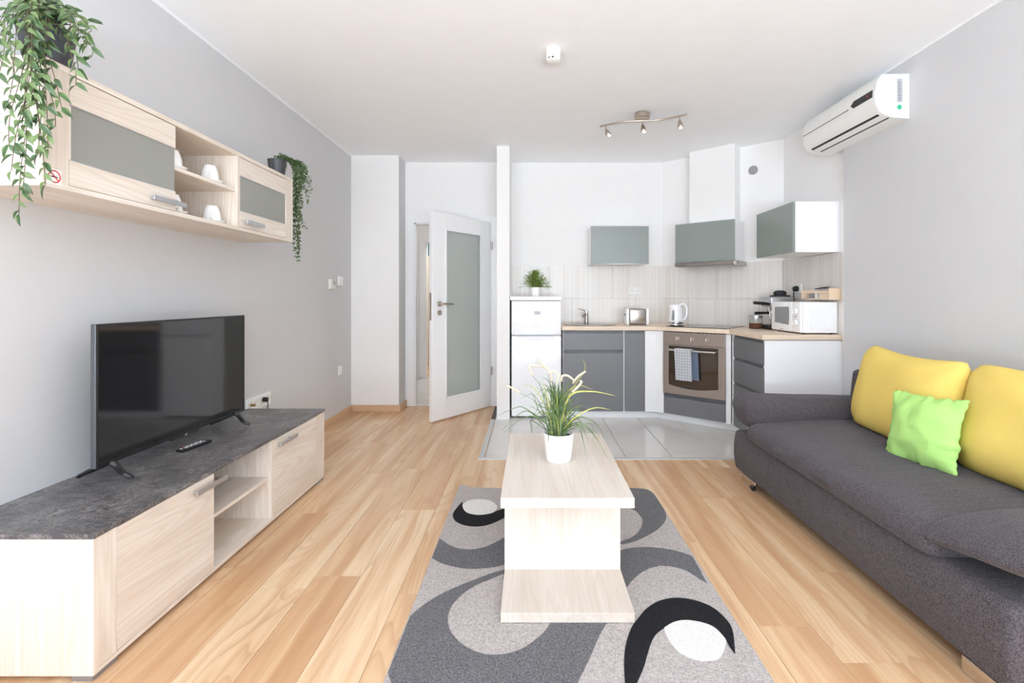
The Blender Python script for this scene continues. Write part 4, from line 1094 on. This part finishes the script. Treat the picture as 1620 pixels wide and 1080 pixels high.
# toaster
to = thing('toaster', 'chrome toaster with white ends on the worktop', 'toaster', (1.10, 4.98, ZW))
part('toaster_body', bx(-0.085, 0.085, -0.065, 0.065, 0.008, 0.165, bev=0.012, seg=3), M['steel_dark'], to, local=True, smooth=True)
for s in (-1, 1):
    part('end_cap', bx(s*0.086, s*0.118, -0.07, 0.07, 0.002, 0.172, bev=0.013, seg=4), M['white_gloss'], to, local=True, smooth=True)
part('bread_slot', bx(-0.065, 0.065, -0.03, -0.012, 0.1655, 0.167), M['gap_dark'], to, local=True)
part('bread_slot', bx(-0.065, 0.065, 0.012, 0.03, 0.1655, 0.167), M['gap_dark'], to, local=True)
part('lever', bx(-0.128, -0.1185, -0.015, 0.015, 0.1, 0.112, bev=0.002), M['black_plastic'], to, local=True)
# hob
WI = lambda s, t_: (A0[0]+s*ca-t_*sa, A0[1]+s*sa+t_*ca)
hx, hy_ = WI(0.38, 0.29)
hb2 = thing('hob', 'black glass ceramic hob set in the corner worktop', 'hob', (hx, hy_, ZW), ang)
part('glass_plate', bx(-0.29, 0.29, -0.255, 0.255, 0.0005, 0.005, bev=0.001), M['black_glass'], hb2, local=True)
for (x, y, r) in ((-0.15, -0.12, 0.09), (0.15, -0.12, 0.075), (-0.15, 0.12, 0.075), (0.15, 0.12, 0.09)):
    part('cooking_zone', lathe(B(), [(r-0.003, 0.0052), (r-0.003, 0.0056), (r, 0.0056), (r, 0.0052)], (x, y, 0), 36), M['label_grey'], hb2, local=True)
# kettle
kx, ky = 1.455, 4.80
kt = thing('kettle', 'white electric kettle on the left edge of hob', 'kettle', (kx, ky, ZW+0.0062))
part('kettle_base', lathe(B(), [(0, 0), (0.078, 0), (0.08, 0.006), (0.074, 0.016), (0, 0.016)], n=32), M['chrome'], kt, local=True, smooth=True)
bm = lathe(B(), [(0, 0.017), (0.072, 0.017), (0.074, 0.03), (0.072, 0.05), (0.066, 0.11), (0.058, 0.165), (0.054, 0.19), (0.05, 0.205), (0, 0.212)], n=32)
for v in bm.verts:
    if v.co.z > 0.15 and v.co.x < -0.03: v.co.x -= (v.co.z-0.15)*0.35
part('kettle_body', bm, M['white_gloss'], kt, local=True, smooth=True)
part('water_gauge', prism(B(), [(-0.058, 0.055), (-0.036, 0.05), (-0.034, 0.1), (-0.04, 0.155), (-0.05, 0.15)], -0.0665, -0.05, axis='y', bev=0.003), M['smoke_window'], kt, local=True)
part('handle', tube(B(), smooth_path([(0.035, -0.012, 0.2), (0.07, -0.02, 0.212), (0.1, -0.022, 0.17), (0.098, -0.02, 0.09), (0.066, -0.012, 0.045)]), [0.012]*25, n=10), M['white_gloss'], kt, local=True, smooth='all')
part('chrome_ring', lathe(B(), [(0.0725, 0.018), (0.0755, 0.02), (0.0755, 0.04), (0.073, 0.042)], n=32), M['chrome'], kt, local=True, smooth='all')
# kettle on handle
# jar
jr = thing('coffee_jar', 'small glass jar of ground coffee with metal lid on worktop', 'jar', (2.065, 4.40, ZW))
part('jar_glass', lathe(B(), [(0, 0.001), (0.054, 0.001), (0.057, 0.005), (0.057, 0.098), (0.052, 0.098), (0.052, 0.009), (0, 0.009)], n=28), M['clear_glass'], jr, local=True, smooth=True)
part('contents', cyl(B(), (0, 0, 0.006), 0.0575, 0.045), M['coffee'], jr, local=True, smooth=True)
part('lid', cyl(B(), (0, 0, 0.0985), 0.059, 0.022, bev=0.002), M['alu'], jr, local=True, smooth=True)
# espresso machine
em = thing('espresso_machine', 'black silver espresso machine behind the microwave', 'coffee machine', (2.22, 4.31, ZW), 0)
part('drip_base', bx(-0.115, 0.08, -0.08, 0.1, 0.001, 0.04, bev=0.006), M['black_plastic'], em, local=True)
part('column', bx(-0.02, 0.1, -0.08, 0.1, 0.041, 0.20, bev=0.006), M['steel_dark'], em, local=True)
part('brew_head', bx(-0.105, 0.1, -0.085, 0.1, 0.2005, 0.29, bev=0.012, seg=3), M['alu'], em, local=True, smooth=True)
part('boiler_cap', lathe(B(), [(0, 0.291), (0.085, 0.291), (0.085, 0.303), (0.05, 0.306), (0.055, 0.316), (0.05, 0.336), (0.03, 0.347), (0, 0.349)], (0.03, 0.02, 0), 28), M['black_matte'], em, local=True, smooth=True)
pf = part('portafilter', cyl(B(), (-0.075, -0.03, 0.135), 0.032, 0.035, bev=0.004), M['steel_dark'], em, local=True, smooth=True)
part('handle', tube(B(), [(-0.09, -0.04, 0.15), (-0.12, -0.045, 0.148), (-0.23, -0.06, 0.146)], [0.01, 0.011, 0.014], n=10), M['black_plastic'], pf, local=True, smooth=True)
part('steam_arm', tube(B(), [(-0.1, -0.06, 0.225), (-0.16, -0.065, 0.232), (-0.25, -0.075, 0.238)], [0.012, 0.015, 0.014], n=10), M['black_plastic'], em, local=True, smooth=True)
part('steam_wand', tube(B(), smooth_path([(-0.1, -0.06, 0.22), (-0.115, -0.075, 0.18), (-0.105, -0.08, 0.09)]), 0.005, n=8), M['chrome'], em, local=True, smooth='all')
# microwave
mw = thing('microwave', 'white microwave oven with two dials on worktop end', 'microwave', (2.22, 3.92, ZW))
mx0, mx1, my0, my1, mz0, mz1 = 2.082, 2.368, 3.70, 4.15, 0.923, 1.163
part('cabinet_body', bx(mx0+0.022, mx1, my0, my1, mz0, mz1, bev=0.008, seg=3), M['white_gloss'], mw, smooth=True)
part('door', bx(mx0-0.002, mx0+0.021, my0+0.125, my1-0.001, mz0+0.001, mz1-0.001, bev=0.01, seg=4), M['white_gloss'], mw, smooth=True)
part('control_panel', bx(mx0-0.002, mx0+0.021, my0+0.001, my0+0.122, mz0+0.001, mz1-0.001, bev=0.01, seg=4), M['white_gloss'], mw, smooth=True)
wv = [(3.865, 1.125), (3.86, 1.05), (3.868, 0.978), (4.085, 0.99), (4.085, 1.118)]
part('door_window', prism(B(), wv, mx0-0.0045, mx0, axis='x', bev=0.001), M['smoke_window'], mw)
for z in (1.092, 1.002):
    db = cyl(B(), (mx0-0.003, my0+0.062, z), 0.024, -0.014, 'x', bev=0.003)
    part('dial', db, M['white_gloss'], mw, smooth=True)
    part('dial_ring', lathe(B(), [(0.029, 0), (0.031, 0), (0.031, -0.0006), (0.029, -0.0006)], (mx0-0.0022, my0+0.062, z), 28, Matrix.Rotation(math.pi/2, 4, 'Y')), M['label_grey'], mw)
bm = B(); box(bm, mx0-0.0026, mx0-0.002, my0+0.05, my0+0.075, 1.045, 1.05); box(bm, mx0-0.0026, mx0-0.002, my0+0.07, my0+0.085, 1.04, 1.043); box(bm, mx0-0.0026, mx0-0.002, 3.95, 4.0, 0.937, 0.941)
part('printed_marks', bm, M['black_matte'], mw)
part('side_emboss', bx(mx0+0.06, mx1-0.05, my0-0.002, my0, mz0+0.03, mz1-0.04, bev=0.0018), M['white_gloss'], mw)
for x in (mx0+0.05, mx1-0.03):
    for y in (my0+0.04, my1-0.04): part('foot', cyl(B(), (x, y, ZW+0.0003), 0.014, mz0-ZW-0.0005), M['black_plastic'], mw)
# sockets and plug in the kitchen
ks = thing('wall_socket', 'double white socket on backsplash above the toaster', 'socket', (1.15, YB-0.012, 1.27))
part('socket_plate', bx(1.075, 1.227, YB-0.021, YB-0.0115, 1.232, 1.312, bev=0.003), M['plastic_white'], ks)
for x in (1.113, 1.189):
    part('socket_insert', lathe(B(), [(0, 0.003), (0.019, 0.003), (0.019, -0.001), (0.026, -0.001)], (x, YB-0.0215, 1.272), 20, Matrix.Rotation(-math.pi/2, 4, 'X')), M['plastic_cream'], ks)
    bm = B()
    for s in (-1, 1): cyl(bm, (x+s*0.008, YB-0.0225, 1.272), 0.003, 0.002, 'y', n=8)
    part('socket_holes', bm, M['gap_dark'], ks)
k2 = thing('wall_socket', 'white double socket on tiled right wall above microwave', 'socket', (XK-0.012, 4.28, 1.28))
part('socket_plate', bx(XK-0.021, XK-0.0115, 4.20, 4.36, 1.235, 1.32, bev=0.003), M['plastic_white'], k2)
part('socket_insert', lathe(B(), [(0, 0), (0.02, 0), (0.02, -0.003)], (XK-0.022, 4.32, 1.278), 20, Matrix.Rotation(math.pi/2, 4, 'Y')), M['plastic_cream'], k2)
pg = thing('power_plug', 'black plug with hanging cable in the right wall socket', 'plug', (XK-0.03, 4.25, 1.28))
part('plug_body', lathe(B(), [(0, 0), (0.024, 0), (0.026, -0.01), (0.018, -0.035), (0, -0.038)], (XK-0.0235, 4.25, 1.275), 20, Matrix.Rotation(math.pi/2, 4, 'Y')), M['black_plastic'], pg, smooth=True)
part('cable', tube(B(), smooth_path([(XK-0.045, 4.25, 1.28), (XK-0.055, 4.25, 1.24), (XK-0.05, 4.26, 1.1), (XK-0.045, 4.28, 0.93)]), 0.005, n=6), M['black_plastic'], pg, smooth='all')
# wooden rack
rk = thing('spice_rack', 'small pale wooden rack mounted on tiled right wall', 'rack', (2.33, 3.86, 1.185))
rx0, rx1 = 2.285, XK-0.0125
part('end_panel', bx(rx0, rx1, 3.672, 3.684, 1.192, 1.268, bev=0.001), M['rack'], rk)
part('end_panel', bx(rx0, rx1, 4.04, 4.052, 1.192, 1.262, bev=0.001), M['rack'], rk)
part('shelf', bx(rx0, rx1, 3.672, 4.052, 1.181, 1.1915, bev=0.001), M['rack'], rk)
part('front_rail', bx(rx0, rx0+0.008, 3.685, 4.039, 1.232, 1.252, bev=0.001), M['rack'], rk)
part('front_rail', bx(rx0, rx0+0.008, 3.685, 3.80, 1.1925, 1.231, bev=0.001), M['rack'], rk)
labs = ['glass spice jar nearest the end of the wooden rack', 'glass spice jar in the middle of the wooden rack', 'glass spice jar at the far end of the wooden rack']
for k, y in enumerate((3.83, 3.90, 3.97)):
    j = thing('spice_jar', labs[k], 'jar', (2.335, y, 1.1922), 0, 'spice jars in the wooden rack')
    part('jar_glass', lathe(B(), [(0, 0), (0.024, 0), (0.025, 0.004), (0.025, 0.045), (0.0, 0.045)], n=20), M['white_ceramic'] if k == 1 else M['smoke_window'], j, local=True, smooth=True)
    part('lid', cyl(B(), (0, 0, 0.0455), 0.025, 0.012), M['alu'], j, local=True, smooth=True)
tn = thing('tongs', 'black handled utensil lying across the wooden rack', 'utensil', (2.33, 3.80, 1.269))
part('handle', tube(B(), [(2.30, 3.70, 1.276), (2.335, 3.79, 1.276)], 0.007, n=8), M['black_plastic'], tn, smooth=True)
part('blade', tube(B(), [(2.335, 3.79, 1.276), (2.345, 3.87, 1.274), (2.35, 3.97, 1.268)], [0.007, 0.005, 0.003], n=8), M['black_matte'], tn, smooth=True)

# wall cabinets
def wallcab(name, label, loc, rz, wd, dep, z0, z1, handle=True, hx0=0.0, hx1=0.0):
    t_ = thing(name, label, 'cabinet', loc, rz, 'kitchen wall cabinets')
    part('cabinet_body', bx(0, wd, 0.0185, dep, z0, z1), M['white'], t_, local=True)
    d = part('door', bx(0.001, wd-0.001, 0, 0.018, z0+0.001, z1-0.001, bev=0.0015), M['front_green'], t_, local=True)
    if handle: part('handle', bx(hx0, hx1, -0.012, 0.004, z0-0.004, z0+0.0008, bev=0.001), M['alu'], d, local=True)
    return t_
wallcab('kitchen_wall_cabinet', 'sage grey wall cabinet hung left of the hood', (0.63, 4.985, 0), 0, 0.6, 0.323, 1.548, 1.938, True, 0.15, 0.46)
hcx, hcy = 1.477, 4.90
hc = wallcab('kitchen_wall_cabinet', 'sage grey angled wall cabinet above the steel hood', (hcx, hcy, 0), ang, 0.585, 0.29, 1.548, 1.938, False)
wallcab('kitchen_wall_cabinet', 'sage grey wall cabinet with white side on right wall', (2.025, 4.302, 0), -math.pi/2, 0.597, XK-2.025-0.001, 1.548, 1.938, True, 0.15, 0.46)
hd = thing('range_hood', 'slim steel range hood under the angled wall cabinet', 'range hood', (hcx, hcy, 1.5), ang)
def HH(b): b.transform(Matrix.Translation((0, 0, -1.5))); return b
part('hood_body', HH(bx(0.003, 0.61, 0.02, 0.30, 1.508, 1.547)), M['steel_dark'], hd, local=True)
part('visor', HH(bx(0.0, 0.585, -0.012, 0.0195, 1.511, 1.545, bev=0.003)), M['steel_dark'], hd, local=True)
part('grease_filter', HH(bx(0.05, 0.53, 0.04, 0.25, 1.504, 1.5075)), M['alu'], hd, local=True)
# round vent
vx = 2.178; vy = YB-(vx-1.46)*math.tan(-ang)
vt = thing('air_vent', 'round white wall vent with louvres above the cabinets', 'vent', (vx, vy, 2.44), ang)
part('vent_ring', lathe(B(), [(0.045, 0.001), (0.045, 0.006), (0.053, 0.006), (0.055, 0.001)], (0, 0, 0), 32, Matrix.Rotation(math.pi/2, 4, 'X')), M['plastic_white'], vt, local=True, smooth=True)
part('vent_back', lathe(B(), [(0, 0.001), (0.046, 0.001)], (0, 0, 0), 32, Matrix.Rotation(math.pi/2, 4, 'X')), M['gap_dark'], vt, local=True)
for k in range(-3, 4):
    z = k*0.0125; hw = math.sqrt(max(0.045**2-z*z, 0.0001))
    part('louvre', bx(-hw, hw, -0.0065, -0.002, z-0.002, z+0.002), M['plastic_white'], vt, local=True)

# ------------------------------------------------------------------ air conditioner on right wall
ay0, ay1 = 2.97, 3.76
ac = thing('air_conditioner', 'white split air conditioner high on the right wall', 'air conditioner', (XR, 3.37, 2.3))
prof = [(0, 2.304), (0.10, 2.312), (0.155, 2.328), (0.185, 2.348), (0.205, 2.385), (0.213, 2.43), (0.21, 2.49), (0.196, 2.545), (0.175, 2.575), (0.16, 2.58), (0, 2.583)]
P_ = [(XR-a-0.0005, z) for a, z in prof]
part('housing', prism(B(), P_, ay0+0.02, ay1-0.02, axis='y'), M['plastic_white'], ac, smooth=True)
for a, b in ((ay0, ay0+0.0195), (ay1-0.0195, ay1)):
    part('end_cap', prism(B(), P_, a, b, axis='y', bev=0.004, seg=2), M['white'], ac, smooth=True)
def offprof(t0, t1, off):
    """strip following the profile between heights"""
    q = [p for p in prof]
    return q
def on_prof(z, off=0.0):
    for (a, za), (b, zb_) in zip(prof, prof[1:]):
        if za <= z <= zb_ and zb_ > za:
            return XR-(a+(b-a)*(z-za)/(zb_-za))-off
def acstrip(name, z0, z1, y0, y1, mat, off=0.0015, tip=None):
    bm = B(); n = 4; vs = []
    for i in range(n+1):
        z = z0+(z1-z0)*i/n; x = on_prof(z, off); xi = x+0.002+off
        yy1 = y1
        if tip: yy1 = y1+tip*(1-abs(2*i/n-1))
        vs.append((bm.verts.new((x, y0, z)), bm.verts.new((x, yy1, z)), bm.verts.new((xi, y0, z)), bm.verts.new((xi, yy1, z))))
    for a, b in zip(vs, vs[1:]):
        bm.faces.new((a[0], a[1], b[1], b[0])); bm.faces.new((a[2], b[2], b[3], a[3])); bm.faces.new((a[1], a[3], b[3], b[1])); bm.faces.new((a[0], b[0], b[2], a[2]))
    bm.faces.new([vs[0][k] for k in (0, 2, 3, 1)]); bm.faces.new([vs[-1][k] for k in (0, 1, 3, 2)])
    part(name, bm, mat, ac)
acstrip('panel_seam', 2.452, 2.457, 3.22, ay1-0.006, M['black_matte'])
acstrip('display', 2.445, 2.492, ay0+0.025, 3.17, M['gap_dark'], 0.002, 0.03)
text_part('18', 0.02, M['red'], ac, Matrix.Translation((on_prof(2.468, 0.0035), 3.04, 2.468)) @ Matrix(((0, 0, -1, 0), (-1, 0, 0, 0), (0, 1, 0, 0), (0, 0, 0, 1))), 'display_digits')
acstrip('air_outlet', 2.333, 2.342, ay0+0.03, ay1-0.05, M['black_matte'], 0.0012)
acstrip('louvre_seam', 2.3145, 2.3175, ay0+0.02, ay1-0.07, M['black_matte'], 0.0012)
part('rating_label', bx(XR-0.078, XR-0.045, ay0-0.001, ay0, 2.405, 2.55), M['label_grey'], ac)
bm = B()
for k in range(9): box(bm, XR-0.072, XR-0.052-random.uniform(0, .01), ay0-0.0015, ay0-0.001, 2.415+k*0.014, 2.421+k*0.014)
part('label_print', bm, M['foot_grey'], ac)
part('round_sticker', cyl(B(), (XR-0.063, ay0, 2.375), 0.015, -0.001, 'y'), M['green_dot'], ac)

# ------------------------------------------------------------------ ceiling: spot bar and smoke detector
sl = thing('ceiling_spotlight', 'brushed nickel wavy bar ceiling lamp with three spots', 'lamp', (0.905, 3.9, ZC))
part('canopy', cyl(B(), (0.905, 3.89, ZC-0.045), 0.062, 0.0445, bev=0.005), M['nickel'], sl, smooth=True)
zb_ = ZC-0.055
bar = smooth_path([(0.585, 4.03, zb_), (0.677, 3.963, zb_), (0.785, 3.915, zb_), (0.907, 3.90, zb_), (1.03, 3.885, zb_), (1.13, 3.832, zb_), (1.23, 3.76, zb_)])
part('bar', tube(B(), bar, 0.0075, n=10), M['nickel'], sl, smooth='all')
for (x, y), dr_ in (((0.63, 4.0), Vector((0.35, -0.35, -1))), ((0.91, 3.895), Vector((0.08, -0.3, -1))), ((1.18, 3.795), Vector((0.05, -0.2, -1)))):
    hd_ = part('spot_arm', tube(B(), [(x, y, zb_), (x, y, zb_-0.04)], 0.0045, n=8), M['nickel'], sl, smooth=True)
    q = Vector((0, 0, -1)).rotation_difference(dr_.normalized()).to_matrix().to_4x4()
    part('lamp_head', lathe(B(), [(0, 0), (0.010, -0.002), (0.017, -0.02), (0.0225, -0.05), (0.024, -0.062), (0.0225, -0.062), (0.02, -0.05), (0, -0.045)], (x, y, zb_-0.036), 20, q), M['nickel'], hd_, smooth='all')
    part('bulb', lathe(B(), [(0.0, -0.0465), (0.019, -0.055), (0.0215, -0.066), (0.016, -0.078), (0, -0.083)], (x, y, zb_-0.036), 20, q), M['lamp_glass'], hd_, smooth='all')
sd = thing('smoke_detector', 'small white cylindrical smoke detector on ceiling', 'smoke detector', (0.138, 2.885, ZC-0.0755))
part('detector_body', lathe(B(), [(0, 0.0), (0.03, 0.0), (0.041, 0.006), (0.041, 0.02), (0.043, 0.022), (0.043, 0.075), (0, 0.075)], n=32), M['plastic_white'], sd, local=True, smooth=True)
part('sensor_window', bx(-0.012, 0.002, -0.0425, -0.038, 0.008, 0.016), M['gap_dark'], sd, local=True)
part('sensor_window', bx(-0.03, -0.024, -0.036, -0.03, 0.008, 0.016), M['gap_dark'], sd, local=True)
